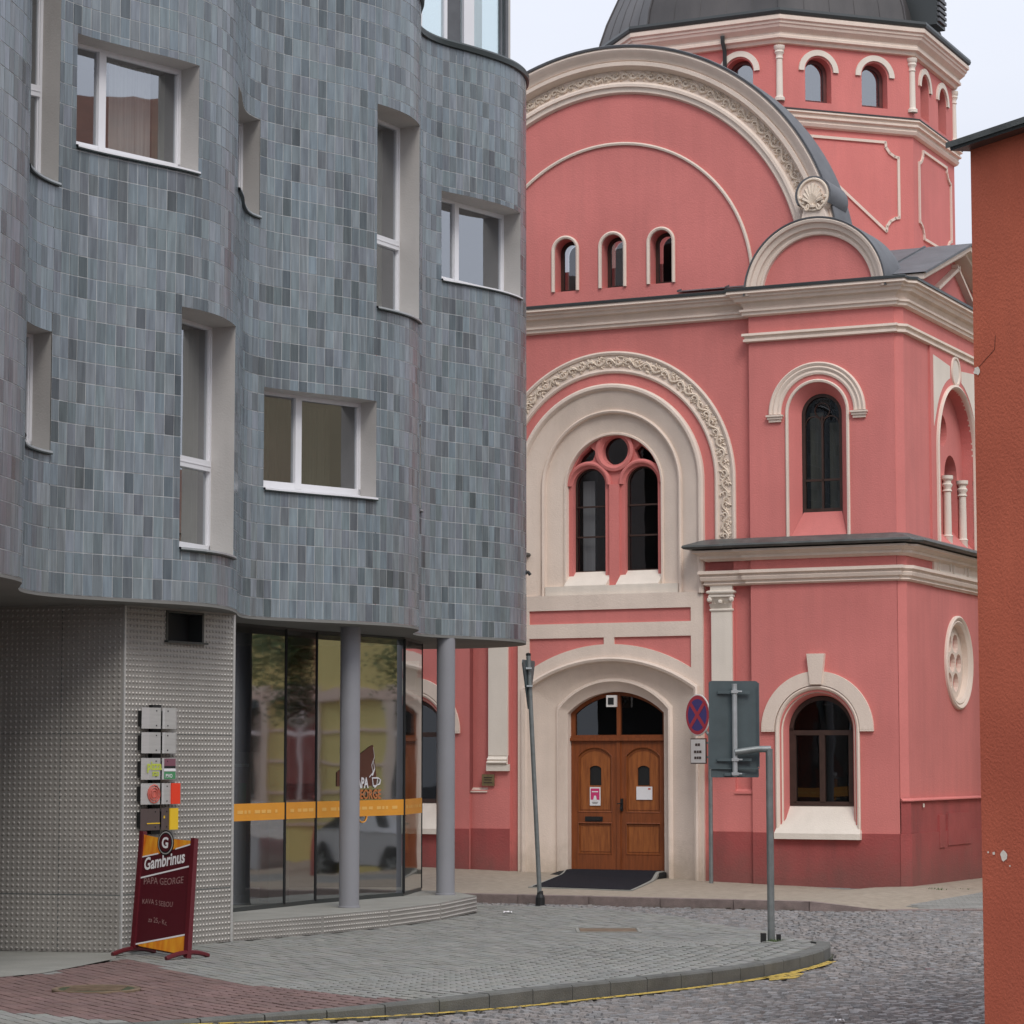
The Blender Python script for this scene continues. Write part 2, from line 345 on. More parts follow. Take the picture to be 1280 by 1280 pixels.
# lunette arch: mouldings, frieze band
mb = MB()
ringprof(mb, AX, 8.75, [(3.62, YL), (3.62, .02), (3.58, .0), (3.54, .02), (3.50, .07), (3.44, .10), (3.43, .12), (3.415, .08), (3.36, .085), (3.335, .13), (3.32, .19), (3.31, YL)], n=72)
ringprof(mb, AX, 8.75, [(3.13, YL), (3.13, .19), (3.10, .165), (3.06, .165), (3.055, .19), (3.02, .20), (2.985, .20), (2.965, .23), (2.96, YL)], n=72)
mb.build('gable_moulding', 'cream', church, smooth=True)
mb = MB(); ringprof(mb, AX, 8.75, [(3.325, YL-.002), (3.325, YL-.02), (3.12, YL-.02), (3.12, YL-.002)], n=72); mb.build('frieze_band', 'cream', church)
mb = MB(); ringprof(mb, AX, 8.75, [(2.235, YL), (2.235, YL-.03), (2.215, YL-.04), (2.19, YL-.03), (2.19, YL)], n=72); mb.build('thin_arch_moulding', 'cream', church, smooth=True)
# dark roof edge and barrel roof of the gable
mb = MB(); ringprof(mb, AX, 8.75, [(3.615, .75), (3.655, .75), (3.655, .0), (3.645, -.02), (3.615, -.01), (3.612, .1)], n=72); mb.build('gable_roof', 'slate', church, smooth=True)
def floral(mb, pos, R0, R1, L, y, fr=None, seed=1):
    """scroll of tendrils and leaves; pos(s, r) -> (a, z) along the band of length L between radii R0,R1"""
    rnd = random.Random(seed); fr = fr or (lambda a, y, z: (a, y, z)); rm = (R0+R1)/2; am = (R1-R0)/2
    def P(s, r, o): a, z = pos(s, r); return fr(a, y-o, z)
    per = am*3.4; n = int(L/per*10)
    mb.tube([P(L*i/n, rm + am*.55*math.sin(2*PI*(L*i/n)/per), .018) for i in range(n+1)], .016, 4)
    k = 0; s = per*.25
    while s < L - .02:
        sg = 1 if k % 2 == 0 else -1
        cx, cr = s, rm - sg*am*.10
        # curled volute
        q = []
        for i in range(9):
            t = i/8; rr = am*(.62 - .5*t); an = sg*(PI*1.9*t + .3)
            q.append(P(cx + rr*math.cos(an), cr + rr*math.sin(an)*.95, .02 + .012*t))
        mb.tube(q, .015, 4, .011)
        for j in range(14):
            an = rnd.uniform(0, 2*PI); rr = am*rnd.uniform(.35, .92)
            ls, lr = cx + rr*math.cos(an)*1.1, cr + rr*math.sin(an)
            lr = max(R0+.01, min(R1-.01, lr)); d = am*rnd.uniform(.2, .42); t = rnd.uniform(0, 2*PI); h = rnd.uniform(.014, .038)
            e1 = (math.cos(t)*d*1.3, math.sin(t)*d*1.3); e2 = (-math.sin(t)*d*.55, math.cos(t)*d*.55)
            vs = [P(ls, lr, h)] + [P(ls+e1[0]*math.cos(x)+e2[0]*math.sin(x), lr+e1[1]*math.cos(x)+e2[1]*math.sin(x), .004) for x in [2*PI*i/6 for i in range(6)]]
            mb.add(vs, [(0, 1+i, 1+(i+1) % 6) for i in range(6)])
        s += per/2; k += 1
    return mb
mb = MB(); floral(mb, lambda s, r: (AX + r*math.sin(s/3.22 - PI/2), 8.75 + r*math.cos(s/3.22 - PI/2)), 3.14, 3.31, PI*3.22, YL-.02); mb.build('frieze_foliage', 'relief', church, kind='stuff')
# three small arched windows in the gable
def small_window(c, parent, fr=None, y=YL, z0=8.80, zs=9.42, hw=.175, fill=.225, depth=.26, wood='dark_wood', glass='church_glass'):
    wd = empty('window', (0, 0, 0), 0, parent)
    mb = MB(); ringprof(mb, c, zs, [(fill, y), (fill, y-.025), (fill-.02, y-.04), (fill-.045, y-.03), (fill-.05, y)], n=24, leg=z0, fr=fr); mb.build('window_surround', 'cream', wd, smooth=True)
    mb = MB(); o1 = arch(c, hw-.005, z0, zs, n=16); o2 = arch(c, hw-.05, z0+.06, zs, n=16); plate(mb, o1, [o2[::-1]], y+depth-.05, y+depth, fr=fr); mb.build('window_frame', wood, wd)
    mb = MB(); plate(mb, o1, [], y+depth-.02, y+depth-.01, fr=fr, sides=(False, False)); mb.build('pane', glass, wd)
    mb = MB(); plate(mb, o1, [], y+depth+.25, y+depth+.26, fr=fr, sides=(False, False)); mb.build('window_back', 'dark_interior', wd)
    return wd
for c in wins3: small_window(c, church)

# --- front horizontal cornice over the main wall -------------------------------------------------
mb = MB(); sweep(mb, [(2*AX+2.1, YW), (-2.2, YW)], cornice_main()); mb.build('cornice', 'cream', church)
mb = MB(); sweep(mb, [(2*AX+2.1, YW), (-2.2, YW)], [(-.16, 8.62), (.25, 8.545), (.262, 8.535), (.262, 8.50), (.24, 8.50), (-.16, 8.53)]); mb.build('cornice_flashing', 'gutter', church)

# --- big arched window surround ------------------------------------------------------------------
ZC = 5.83
mb = MB()
ringprof(mb, AX, ZC, [(1.50, YW), (1.50, .05), (1.475, .025), (1.44, .025), (1.41, .05), (1.40, .085), (1.36, .09), (1.15, .165), (1.125, .17), (1.12, .14), (1.10, .125), (1.075, .14), (1.065, .205), (1.03, .21), (.83, .255), (.80, .26), (.79, .235), (.765, .235), (.755, .26), (.755, .50)], n=56, leg=4.20)
mb.build('window_arch_surround', 'cream', church, smooth=True)
mb = MB(); wy = .33
big = empty('window', (0, 0, 0), 0, church)
c1, c2 = AX-.40, AX+.40
l1 = arch(c1-.02, .26, 4.45, 5.86, n=20)[::-1]; l2 = arch(c2+.02, .26, 4.45, 5.86, n=20)[::-1]
oc = circ(AX, 6.36, .205, 28)
def spandrel(sg):
    return [(AX+sg*.66, 6.14), (AX+sg*.36, 6.24), (AX+sg*.31, 6.36), (AX+sg*.40, 6.44), (AX+sg*.56, 6.31)][::sg]
plate(mb, arch(AX, .757, 4.15, ZC, n=36), [l1, l2, oc, spandrel(1), spandrel(-1)], wy, wy+.12)
mb.build('tracery', 'pink', big)
mb = MB()
for cc in (c1-.02, c2+.02): ringprof(mb, cc, 5.86, [(.36, wy), (.36, wy-.03), (.33, wy-.055), (.305, wy-.05), (.285, wy-.005), (.262, wy+.01)], n=24)
ringprof(mb, AX, 6.36, [(.31, wy), (.305, wy-.045), (.26, wy-.055), (.225, wy-.01), (.205, wy+.02)], a0=-PI, a1=PI, n=36)
mb.build('tracery_moulding', 'pink', big, smooth=True)
mb = MB(); mb.obox((AX-.08, wy-.05, 4.36), (.16, 0, 0), (0, .048, 0), (0, 0, 1.5)); mb.build('mullion', 'pink', big)
mb = MB(); plate(mb, arch(AX, .75, 4.2, ZC, n=30), [], wy+.11, wy+.12, sides=(False, False)); mb.build('pane', 'dark_glass', big)
mb = MB()
for cc in (c1-.02, c2+.02):
    plate(mb, arch(cc, .265, 4.55, 5.86, n=20), [arch(cc, .235, 4.60, 5.86, n=20)[::-1]], wy+.08, wy+.11)
    for z in (5.10, 5.55): mb.box(cc-.24, cc+.24, wy+.07, wy+.095, z-.012, z+.012)
mb.build('window_frame', 'dark_wood', big)
mb = MB(); mb.box(AX-.8, AX+.8, wy+.5, wy+.52, 4.1, 6.7); mb.build('window_back', 'dark_interior', big)
mb = MB()
for x0, x1 in ((c1-.26, c1-.02),): mb.box(x0+.05, x1, wy+.2, wy+.22, 4.5, 5.95)
mb.build('curtain_or_sheen', 'curtain_or_sheen', big)
mb = MB()   # sloping white sill under the two lights
for x0, x1 in ((AX-.755, AX-.08), (AX+.08, AX+.755)):
    mb.add([(x0, wy+.1, 4.60), (x1, wy+.1, 4.60), (x1, wy+.1, 4.2), (x0, wy+.1, 4.2), (x0, wy-.185, 4.365), (x1, wy-.185, 4.365), (x1, wy-.185, 4.15), (x0, wy-.185, 4.15)], [(0,1,5,4), (4,5,6,7), (0,4,7,3), (1,2,6,5)])
mb.box(AX-1.06, AX+1.06, .142, .42, 4.12, 4.358)
mb.build('window_sill', 'cream_light', big)
# --- garland arch --------------------------------------------------------------------------------
mb = MB()
ringprof(mb, AX, 5.83, [(1.985, YW), (1.985, YW-.035), (1.96, YW-.05), (1.93, YW-.035), (1.925, YW-.012), (1.72, YW-.012), (1.715, YW-.035), (1.69, YW-.045), (1.665, YW-.03), (1.655, YW)], n=64, leg=4.95)
mb.build('garland_arch', 'cream', church, smooth=True)
def gpos(s, r):
    if s < .88: return (AX - r, 4.95 + s)
    s2 = (s - .88)/1.82
    if s2 < PI: return (AX + r*math.sin(s2 - PI/2), 5.83 + r*math.cos(s2 - PI/2))
    return (AX + r, 5.83 - (s - .88 - PI*1.82))
mb = MB(); floral(mb, gpos, 1.735, 1.915, .88*2 + PI*1.82, YW-.012, seed=3); mb.build('garland_foliage', 'relief', church, kind='stuff')

# --- portal ---------------------------------------------------------------------------------------
YP = .07
mb = MB()
dh = arch(AX, 1.38, -.3, 2.85, 3.28, n=32)
# cream plate with pink panels sunk into it and the door arch cut out
p1 = [(AX-1.29, 3.80), (AX-1.29, 4.00), (AX+1.29, 4.00), (AX+1.29, 3.80)]
def hood(a0, a1, n=12): # lower edge of the side panels follows the hood arch
    R = 2.45; zc = 3.49 - R
    return [(AX + (a0+(a1-a0)*i/n), zc + math.sqrt(R*R - (a0+(a1-a0)*i/n)**2)) for i in range(n+1)]
pR = [(AX+.08, 3.59)] + [(AX+1.29, 3.59)] + hood(1.29, .08); pL = [(2*AX-p[0], p[1]) for p in pR]
plate(mb, [(AX-1.475, -.3), (AX-1.475, 4.22), (AX+1.475, 4.22), (AX+1.475, -.3)] + [dh[i] for i in range(len(dh)-1, -1, -1)], [p1, pR, pL], YP, YP+.06)
mb.build('portal_frame', 'cream', church)
mb = MB(); mb.box(AX-1.33, AX+1.33, YP+.03, YP+.055, 3.78, 4.02)
plate(mb, [(AX-1.31, 3.0), (AX-1.31, 3.6), (AX+1.31, 3.6), (AX+1.31, 3.0)] + hood(1.31, -1.31), [], YP+.03, YP+.05, sides=(False, False)) 
mb.build('portal_panel', 'pink', church)
mb = MB()
def dl(hw, zs, zt, y): return (arch(AX, hw, -.3, zs, zt, n=32), y)
loft(mb, [dl(1.40, 2.86, 3.30, YP-.002), dl(1.40, 2.86, 3.30, .03), dl(1.375, 2.84, 3.275, .015), dl(1.34, 2.82, 3.24, .03), dl(1.325, 2.81, 3.22, .08), dl(1.29, 2.79, 3.19, .10), dl(1.05, 2.66, 3.08, .215), dl(.93, 2.58, 3.0, .24), dl(.90, 2.56, 2.98, .20), dl(.875, 2.54, 2.95, .195), dl(.85, 2.53, 2.92, .23), dl(.80, 2.51, 2.84, .28), dl(.768, 2.49, 2.80, .30), dl(.768, 2.49, 2.80, .52)])
mb.build('portal_moulding', 'cream', church, smooth=True)
door = empty('door', (0, 0, 0), 0, church)
YD = .42; DZ = .19
for sg, x0, x1 in ((-1, AX-.765, AX-.004), (1, AX+.004, AX+.765)):
    mb = MB(); cx = (x0+x1)/2
    up = arch(cx, .27, 1.04, 1.86, 1.99, n=10)[::-1]; lo = [(cx-.27, .43), (cx-.27, .88), (cx+.27, .88), (cx+.27, .43)]
    plate(mb, [(x0, DZ-.03), (x0, 2.085), (x1, 2.085), (x1, DZ-.03)], [up, lo], YD, YD+.05)
    mb.build('door_leaf', 'door_wood_dark', door)
    mb = MB(); pw = arch(cx, .095, 1.43, 1.68, 1.72, n=8)[::-1]
    plate(mb, arch(cx, .28, 1.03, 1.87, 2.0, n=10), [pw], YD+.022, YD+.05); mb.box(cx-.28, cx+.28, YD+.022, YD+.05, .42, .89)
    mb.build('door_panel', 'door_wood', door)
    mb = MB()   # beads round the panels
    for q in (up, lo):
        for i in range(len(q)):
            a, b = q[i], q[(i+1) % len(q)]; mb.tube([(a[0], YD+.004, a[1]), (b[0], YD+.004, b[1])], .011, 5)
    plate(mb, arch(cx, .245, 1.07, 1.84, 1.95, n=10), [arch(cx, .235, 1.08, 1.83, 1.94, n=10)[::-1]], YD+.016, YD+.022); plate(mb, [(cx-.245, .46), (cx-.245, .85), (cx+.245, .85), (cx+.245, .46)], [[(cx-.235, .47), (cx+.235, .47), (cx+.235, .84), (cx-.235, .84)]], YD+.016, YD+.022)
    mb.build('panel_bead', 'door_wood_dark', door)
    mb = MB(); plate(mb, arch(cx, .10, 1.42, 1.68, 1.72, n=8), [], YD+.04, YD+.05, sides=(False, False)); mb.build('pane', 'black', door)
mb = MB(); mb.box(AX-.028, AX+.028, YD-.02, YD+.01, DZ, 2.08); mb.build('cover_strip', 'door_wood_dark', door)
mb = MB(); mb.box(AX+.035, AX+.07, YD-.03, YD, 1.06, 1.24); mb.tube([(AX+.052, YD-.03, 1.17), (AX+.052, YD-.07, 1.17), (AX+.0, YD-.075, 1.165)], .009, 6); mb.lathe([(.0, 0), (.018, .005), (.018, .03), (0, .035)], (AX+.052, YD-.05, 1.08), 8); mb.build('handle', 'black', door)
mb = MB(); mb.box(AX-.54, AX-.26, YD-.012, YD+.002, .905, .975); mb.box(AX-.52, AX-.28, YD-.02, YD-.012, .925, .955); mb.build('letter_slot', 'black', door)
mb = MB(); mb.box(AX-.768, AX+.768, YD-.045, YD+.05, 2.085, 2.125); mb.box(AX-.768, AX+.768, YD-.02, YD+.05, 2.125, 2.155)
mb.box(AX-.028, AX+.028, YD-.01, YD+.05, 2.155, 2.76)
plate(mb, [(AX-.768, 2.15), (AX+.768, 2.15)] + arch(AX, .768, 2.16, 2.49, 2.80, n=20)[::-1][1:-1], [[(AX-.70, 2.17), (AX+.70, 2.17)] + arch(AX, .70, 2.17, 2.48, 2.745, n=20)[::-1][1:-1]], YD, YD+.05)
mb.build('transom_frame', 'door_wood_dark', door)
mb = MB(); plate(mb, arch(AX, .75, 2.14, 2.49, 2.79, n=20), [], YD+.035, YD+.04, sides=(False, False)); mb.build('pane', 'dark_glass', door)
mb = MB(); mb.box(AX-.8, AX+.8, YD+.3, YD+.32, .2, 2.9); mb.build('door_back', 'black', door)
mb = MB(); mb.add([(AX-.80, YD+.1, .192), (AX+.80, YD+.1, .192), (AX+.80, .05, .185), (AX-.80, .05, .185), (AX-.86, -.9, .05), (AX+.86, -.9, .05), (AX-.80, YD+.1, -.1), (AX+.80, YD+.1, -.1)], [(0, 1, 2, 3), (3, 2, 5, 4), (0, 1, 7, 6), (1, 2, 5, 7), (0, 3, 4, 6)]); mb.build('threshold', 'tan_mosaic', church)
# poster and notice pinned to the door: things of their own
def in_church(x, y, z): return Vector(CH) + Matrix.Rotation(-PSI, 3, 'Z') @ Vector((x, y, z))
def ch_thing(name, x, y, z, label, cat, group=None): return tag(empty(name, in_church(x, y, z), -PSI), label, cat, group)
po = ch_thing('poster', AX-.385, YD+.02, 1.27, 'small pink and white poster on the left leaf of the church door', 'poster')
MB().box(-.085, .085, -.012, -.006, -.135, .135).build('sheet', 'print_white', po); MB().box(-.07, .07, -.014, -.0125, -.05, .115).build('picture', 'print_pink', po)
MB().add([(-.03, -.0155, -.06), (.03, -.0155, -.06), (.015, -.0155, .01), (-.015, -.0155, .01)], [(0, 1, 2, 3)]).box(-.05, .05, -.0155, -.015, .06, .075).build('figure', 'print_white', po)
MB().box(-.05, .05, -.0145, -.0135, -.09, -.083).box(-.04, .04, -.0145, -.0135, -.11, -.103).build('print_line', 'print_brown', po)
no_ = ch_thing('paper_notice', AX+.40, YD+.02, 1.32, 'plain white sheet of paper on the right leaf of the church door', 'notice')
MB().box(-.125, .125, -.012, -.006, -.095, .095).build('sheet', 'print_white', no_); MB().box(.06, .10, -.0135, -.0122, .05, .075).build('stamp', 'print_rose', no_)
sp_ = ch_thing('security_camera', AX-.0, .20, 2.66, 'small white framed square lamp fixed under the crown of the church door arch', 'lamp')
MB().box(-.075, .075, -.06, .0, -.085, .085).build('housing', 'sign_white', sp_); MB().box(-.045, .045, -.068, -.06, -.05, .05).build('lens', 'black', sp_); MB().box(-.02, .02, 0, .12, -.02, .02).build('bracket', 'steel_pole', sp_)
doormat = ch_thing('doormat', AX, .0, 0, 'large black mat set in a pale frame before the church door', 'doormat')

# --- pavilion (right one in full, left one its mirror image) ---------------------------------------
def pavilion(fr, right=True):
    def U(x0, x1, y0, y1, z0, z1, mb):      # box through the mirror
        a = fr(x0, y0, z0); b = fr(x1, y1, z1); return mb.box(min(a[0], b[0]), max(a[0], b[0]), a[1], b[1], a[2], b[2])
    mir = (lambda pts: pts) if right else (lambda pts: [(2*AX-p[0], p[1]) for p in pts][::-1])
    cw, cl = -1.135, -1.18
    lowin = arch(cl, .545, .72, 2.22, 2.755, n=24)
    upwin = arch(cw, .43, 4.90, 6.71, n=24)
    mb = MB()
    plate(mb, [(-2.16, -.3), (-2.16, 4.80), (0, 4.80), (0, -.3)], [lowin[::-1]], 0, .3, fr=fr)
    plate(mb, [(-2.16, 4.80), (-2.16, 8.5), (0, 8.5), (0, 4.80)], [upwin[::-1]], 0, .02, fr=fr, sides=(False, True))
    # gap niche beside the pavilion, pilaster backing
    U(-2.80, -2.155, .05, .13, -.3, 1.36, mb); U(-2.80, -2.44, .06, .13, 1.36, 4.8, mb); U(-2.8, -2.155, .06, .14, 4.27, 4.82, mb)
    # chamfered corner and side wall
    P = lambda x, y, z: fr(x, y, z)
    mb.quad(P(0, 0, -.3), P(.0, .03, -.3), P(.0, .03, 8.5), P(0, 0, 8.5)); mb.quad(P(-.0, .03, -.3), P(.10, .13, -.3), P(.10, .13, 8.5), P(-.0, .03, 8.5))
    mb.quad(P(-2.16, 0, 1.3), P(-2.16, .22, 1.3), P(-2.16, .22, 8.5), P(-2.16, 0, 8.5))
    mb.build('pavilion_wall', 'pink', church)
    mb = MB(); mb.add([P(-2.44, .05, 1.345), P(-2.16, .05, 1.345), P(-2.16, .13, 1.40), P(-2.44, .13, 1.40), P(-2.44, .03, 1.345), P(-2.16, .03, 1.345), P(-2.16, .03, 1.325), P(-2.44, .03, 1.325)], [(0,1,2,3), (0,1,5,4), (4,5,6,7)]); mb.build('niche_sill', 'cream' if not right else 'pink', church)
    # plinth paint, a centimetre proud
    mb = MB(); U(-2.155, .004, -.012, .05, -.3, .785, mb); U(-2.80, -2.155, .038, .07, -.3, .79, mb); mb.build('plinth', 'plinth_red', church)
    # pilaster with capital and base
    mb = MB(); U(-2.775, -2.46, .02, .07, 1.87, 3.93, mb); mb.build('pilaster', 'cream_light', church)
    mb = MB(); U(-2.80, -2.435, -.0, .07, 1.64, 1.74, mb); sweep(mb, [P(-2.78, .03, 0)[:2], P(-2.455, .03, 0)[:2]] if right else [P(-2.455, .03, 0)[:2], P(-2.78, .03, 0)[:2]], [(0, 1.74), (.05, 1.745), (.065, 1.765), (.05, 1.785), (.03, 1.79), (.045, 1.81), (.03, 1.83), (.01, 1.84), (.0, 1.88)])
    mb.build('pilaster_base', 'cream_light', church)
    mb = MB()
    pa = [P(-2.775, .07, 0)[:2], P(-2.775, .02, 0)[:2], P(-2.46, .02, 0)[:2], P(-2.46, .07, 0)[:2]]
    if not right: pa = pa[::-1]
    sweep(mb, pa, [(0, 3.92), (.015, 3.93), (.02, 3.945), (.012, 3.96), (.0, 3.965)]); sweep(mb, pa, [(0, 4.12), (.03, 4.125), (.035, 4.14), (.025, 4.155), (.02, 4.17), (.05, 4.185), (.055, 4.20), (.05, 4.215), (.01, 4.23), (.01, 4.29)])
    U(-2.77, -2.465, .025, .07, 3.96, 4.13, mb)
    for i in range(7):
        x = -2.765 + i*.05
        for z, h in ((3.97, .07), (4.045, .075)):
            xx = x + (.025 if z > 4 else 0)
            if xx > -2.47: continue
            mb.add([P(xx-.022, .018, z), P(xx+.022, .018, z), P(xx+.026, -.02, z+h*.8), P(xx, -.035, z+h), P(xx-.026, -.02, z+h*.8)], [(0, 1, 2, 3, 4)])
    for x in (-2.785, -2.45):
        a = P(x, -.0, 4.09); mb.add([(a[0]+.04*math.cos(t), a[1]-.02, a[2]+.04*math.sin(t)) for t in [2*PI*i/10 for i in range(10)]] + [(a[0]+.02*math.cos(t), a[1]-.045, a[2]+.02*math.sin(t)) for t in [2*PI*i/10 for i in range(10)]], [(i, (i+1) % 10, 10+(i+1) % 10, 10+i) for i in range(10)] + [tuple(range(10, 20))])
    a = P(-2.62, -.02, 4.06); mb.lathe([(0, -.03), (.03, -.02), (.035, 0), (.025, .025), (0, .03)], a, 8)
    mb.build('capital', 'cream_light', church)
    # cornices: left end, pilaster part, front, chamfer, side
    pth = [(-2.82, .14), (-2.82, .04), (-2.17, .04), (-2.17, .0), (0, 0), (0, .03), (.10, .13), (.10, 5.2)]
    pth2 = [(-2.165, .30), (-2.165, 0), (0, 0), (0, .03), (.10, .13), (.10, 5.2)]
    mp = (lambda q: q) if right else (lambda q: [(2*AX-p[0], p[1]) for p in q][::-1])
    mb = MB(); sweep(mb, mp(pth2), cornice_main()); mb.build('cornice', 'cream', church)
    mb = MB(); sweep(mb, mp(pth2), [(-.12, 8.60), (.25, 8.545), (.262, 8.535), (.262, 8.50), (.24, 8.50), (-.12, 8.53)]); mb.build('cornice_flashing', 'gutter', church)
    mb = MB(); sweep(mb, mp(pth2), STRING); mb.build('string_course', 'cream', church)
    mb = MB(); sweep(mb, mp(pth), COR2A); sweep(mb, mp(pth), COR2B); mb.build('lower_cornice', 'cream', church)
    mb = MB(); sweep(mb, mp(pth), SHEET2); mb.build('cornice_sheet', 'lead_sheet', church)
    # small semicircular gable with its crest
    mb = MB(); c = -1.09; Z = 8.42
    disc = [(c + .84*math.sin(-PI/2+PI*i/32), Z + .84*math.cos(-PI/2+PI*i/32)) for i in range(33)]
    plate(mb, mir(disc), [], -.05, .1, sides=(False, False)) ; mb.build('small_gable_wall', 'pink', church)
    cc = fr(c, 0, 0)[0]
    mb = MB(); ringprof(mb, cc, Z, [(1.04, .1), (1.04, -.22), (1.02, -.235), (.985, -.22), (.975, -.18), (.94, -.165), (.91, -.155), (.90, -.12), (.875, -.10), (.85, -.11), (.825, -.10), (.815, -.04)], n=48); mb.build('small_gable_moulding', 'cream', church, smooth=True)
    mb = MB(); ringprof(mb, cc, Z, [(1.035, .75), (1.065, .75), (1.065, -.22), (1.06, -.24), (1.04, -.235)], n=48); mb.build('small_gable_roof', 'slate', church, smooth=True)
    cz = 9.80; mb = MB(); o = [(cc+.245*math.sin(t), cz+.245*math.cos(t)) for t in [-2.5+5.0*i/24 for i in range(25)]]
    o = [(cc-.20, 9.40)] + o + [(cc+.20, 9.40)]
    plate(mb, o, [], -.20, .05); mb.build('crest', 'cream', church)
    mb = MB(); rnd = random.Random(5)
    rim = [(cc + .215*math.sin(t), -.215, cz + .225*math.cos(t)) for t in [2*PI*i/28 for i in range(29)]]
    mb.tube(rim, .020, 6, caps=False)
    for k in range(9):       # fan of lobes rising from the foot
        t = -1.25 + 2.5*k/8; L_ = .30 - .05*abs(t); x1, z1 = cc + L_*.62*math.sin(t), cz - .13 + L_*math.cos(t)*.95
        mb.tube([(cc + .015*math.sin(t), -.215, cz-.16), ((cc+x1)/2, -.245, (cz-.13+z1)/2), (x1, -.225, z1)], .014, 5, .034)
    for sg in (-1, 1):
        mb.tube([(cc + sg*(.05 + .045*(1-u)*math.cos(u*7)+.07*u), -.235, cz - .19 + .05*(1-u*.5)*math.sin(u*7)) for u in [i/10 for i in range(11)]], .016, 5, .012)
        for k in range(3): mb.lathe([(0, -.03), (.03, -.015), (.032, .01), (0, .03)], (cc + sg*(.10+.045*k), -.215, cz - .19 + .075*k), 6)
    mb.lathe([(0, -.04), (.038, -.02), (.04, .015), (0, .04)], (cc, -.235, cz-.17), 8)
    mb.build('crest_relief', 'relief', church)
    mb = MB(); o2 = [(cc+.27*math.sin(t), cz+.27*math.cos(t)) for t in [-2.1+4.2*i/24 for i in range(25)]]; mb.grid([[(p[0], -.215, p[1]) for p in o2], [(p[0], .55, p[1]) for p in o2]]); mb.grid([[(p[0], -.215, p[1]) for p in o2], [(cc+(p[0]-cc)*.9, -.215, cz+(p[1]-cz)*.9) for p in o2]]); mb.build('crest_roof', 'slate', church, smooth=True)
    mb = MB(); plate(mb, o, [], .50, .56); mb.build('crest_back', 'slate', church)
    # upper window
    uw = empty('window', (0, 0, 0), 0, church)
    def ar(hw, z0, zs, zt=None): return arch(cw, hw, z0, zs, zt, n=24)
    mb = MB(); loft(mb, [(ar(.43, 4.93, 6.71), 0), (ar(.415, 4.93, 6.71), .015), (ar(.30, 4.93, 6.70), .19)], fr=fr); mb.build('window_reveal', 'pink', uw, smooth=True)
    mb = MB(); mb.add([P(cw-.415, 0.01, 4.96), P(cw+.415, .01, 4.96), P(cw+.285, .2, 5.31), P(cw-.285, .2, 5.31)], [(0, 1, 2, 3)]); mb.build('window_sill', 'pink', uw)
    mb = MB()
    rp = [(.475, 0), (.475, -.02), (.46, -.032), (.435, -.025), (.43, 0)]
    ringprof(mb, cc*0+fr(cw, 0, 0)[0], 6.71, rp, n=32, leg=4.95); mb.build('window_surround', 'cream', uw, smooth=True)
    mb = MB(); ringprof(mb, fr(cw, 0, 0)[0], 6.71, [(.72, 0), (.72, -.035), (.70, -.055), (.67, -.04), (.665, -.03), (.64, -.045), (.61, -.03), (.60, -.02), (.57, -.03), (.545, -.02), (.54, 0)], n=36)
    for x0, x1 in ((-.75, -.505), (.505, .75)):
        U(cw+x0, cw+x1, -.075, 0, 6.675, 6.70, mb); U(cw+x0+.015, cw+x1-.015, -.055, 0, 6.64, 6.675, mb); U(cw+x0+.03, cw+x1-.03, -.035, 0, 6.60, 6.64, mb)
    mb.build('hood_moulding', 'cream', uw, smooth=True)
    mb = MB(); plate(mb, ar(.305, 5.28, 6.70), [ar(.255, 5.36, 6.70)[::-1]], .20, .25, fr=fr); U(cw-.013, cw+.013, .205, .24, 5.3, 6.68, mb); U(cw-.26, cw+.26, .205, .24, 5.75, 5.78, mb)
    q = [P(cw+.11*math.cos(t), .22, 6.76+.11*math.sin(t)) for t in [2*PI*i/16 for i in range(17)]]; mb.tube(q, .01, 4, caps=False)
    for sg in (-1, 1): mb.tube([P(cw+sg*.13+.12*math.cos(t), .22, 6.56+.12*math.sin(t)) for t in [PI*i/8 for i in range(9)]], .01, 4)
    mb.build('window_frame', 'dark_wood', uw)
    mb = MB(); plate(mb, ar(.29, 5.30, 6.70), [], .235, .24, fr=fr, sides=(False, False)); mb.build('pane', 'dark_glass', uw)
    mb = MB(); U(cw-.4, cw+.4, .55, .57, 5.1, 7.1, mb); mb.build('window_back', 'dark_interior', uw)
    mb = MB(); U(cw-.22, cw-.02, .33, .34, 5.35, 6.75, mb); U(cw+.06, cw+.25, .36, .37, 5.35, 6.6, mb); mb.build('curtain_or_sheen', 'curtain_olive', uw)
    # lower window
    lw = empty('window', (0, 0, 0), 0, church)
    def al(hw, z0, zs, zt=None): return arch(cl, hw, z0, zs, zt, n=28)
    mb = MB(); loft(mb, [(al(.62, .78, 2.22), -.006), (al(.62, .78, 2.22), -.035), (al(.60, .78, 2.22), -.045), (al(.575, .78, 2.22), -.03), (al(.565, .78, 2.22), .0), (al(.545, .78, 2.22), .02), (al(.53, .78, 2.22), .035), (al(.52, .78, 2.22), .03)], fr=fr); mb.build('window_surround', 'cream', lw, smooth=True)
    mb = MB(); loft(mb, [(al(.52, .9, 2.22), .03), (al(.50, .9, 2.22), .06), (al(.485, .9, 2.22), .2)], fr=fr); mb.build('window_reveal', 'pink', lw, smooth=True)
    mb = MB()
    hr = [(.825, 0), (.825, -.045), (.63, -.045), (.63, 0)]; ringprof(mb, fr(cl, 0, 0)[0], 2.22, hr, n=40)
    for x0, x1 in ((-.825, -.63), (.63, .825)): U(cl+x0, cl+x1, -.045, 0, 2.20, 2.225, mb)
    mb.build('hood_moulding', 'cream', lw)
    mb = MB(); kz = [(cl-.085, 2.86), (cl-.13, 3.29), (cl+.13, 3.29), (cl+.085, 2.86)]; plate(mb, mir(kz), [], -.075, 0); mb.build('keystone', 'cream', lw)
    mb = MB(); x0, x1 = cl-.63, cl+.63
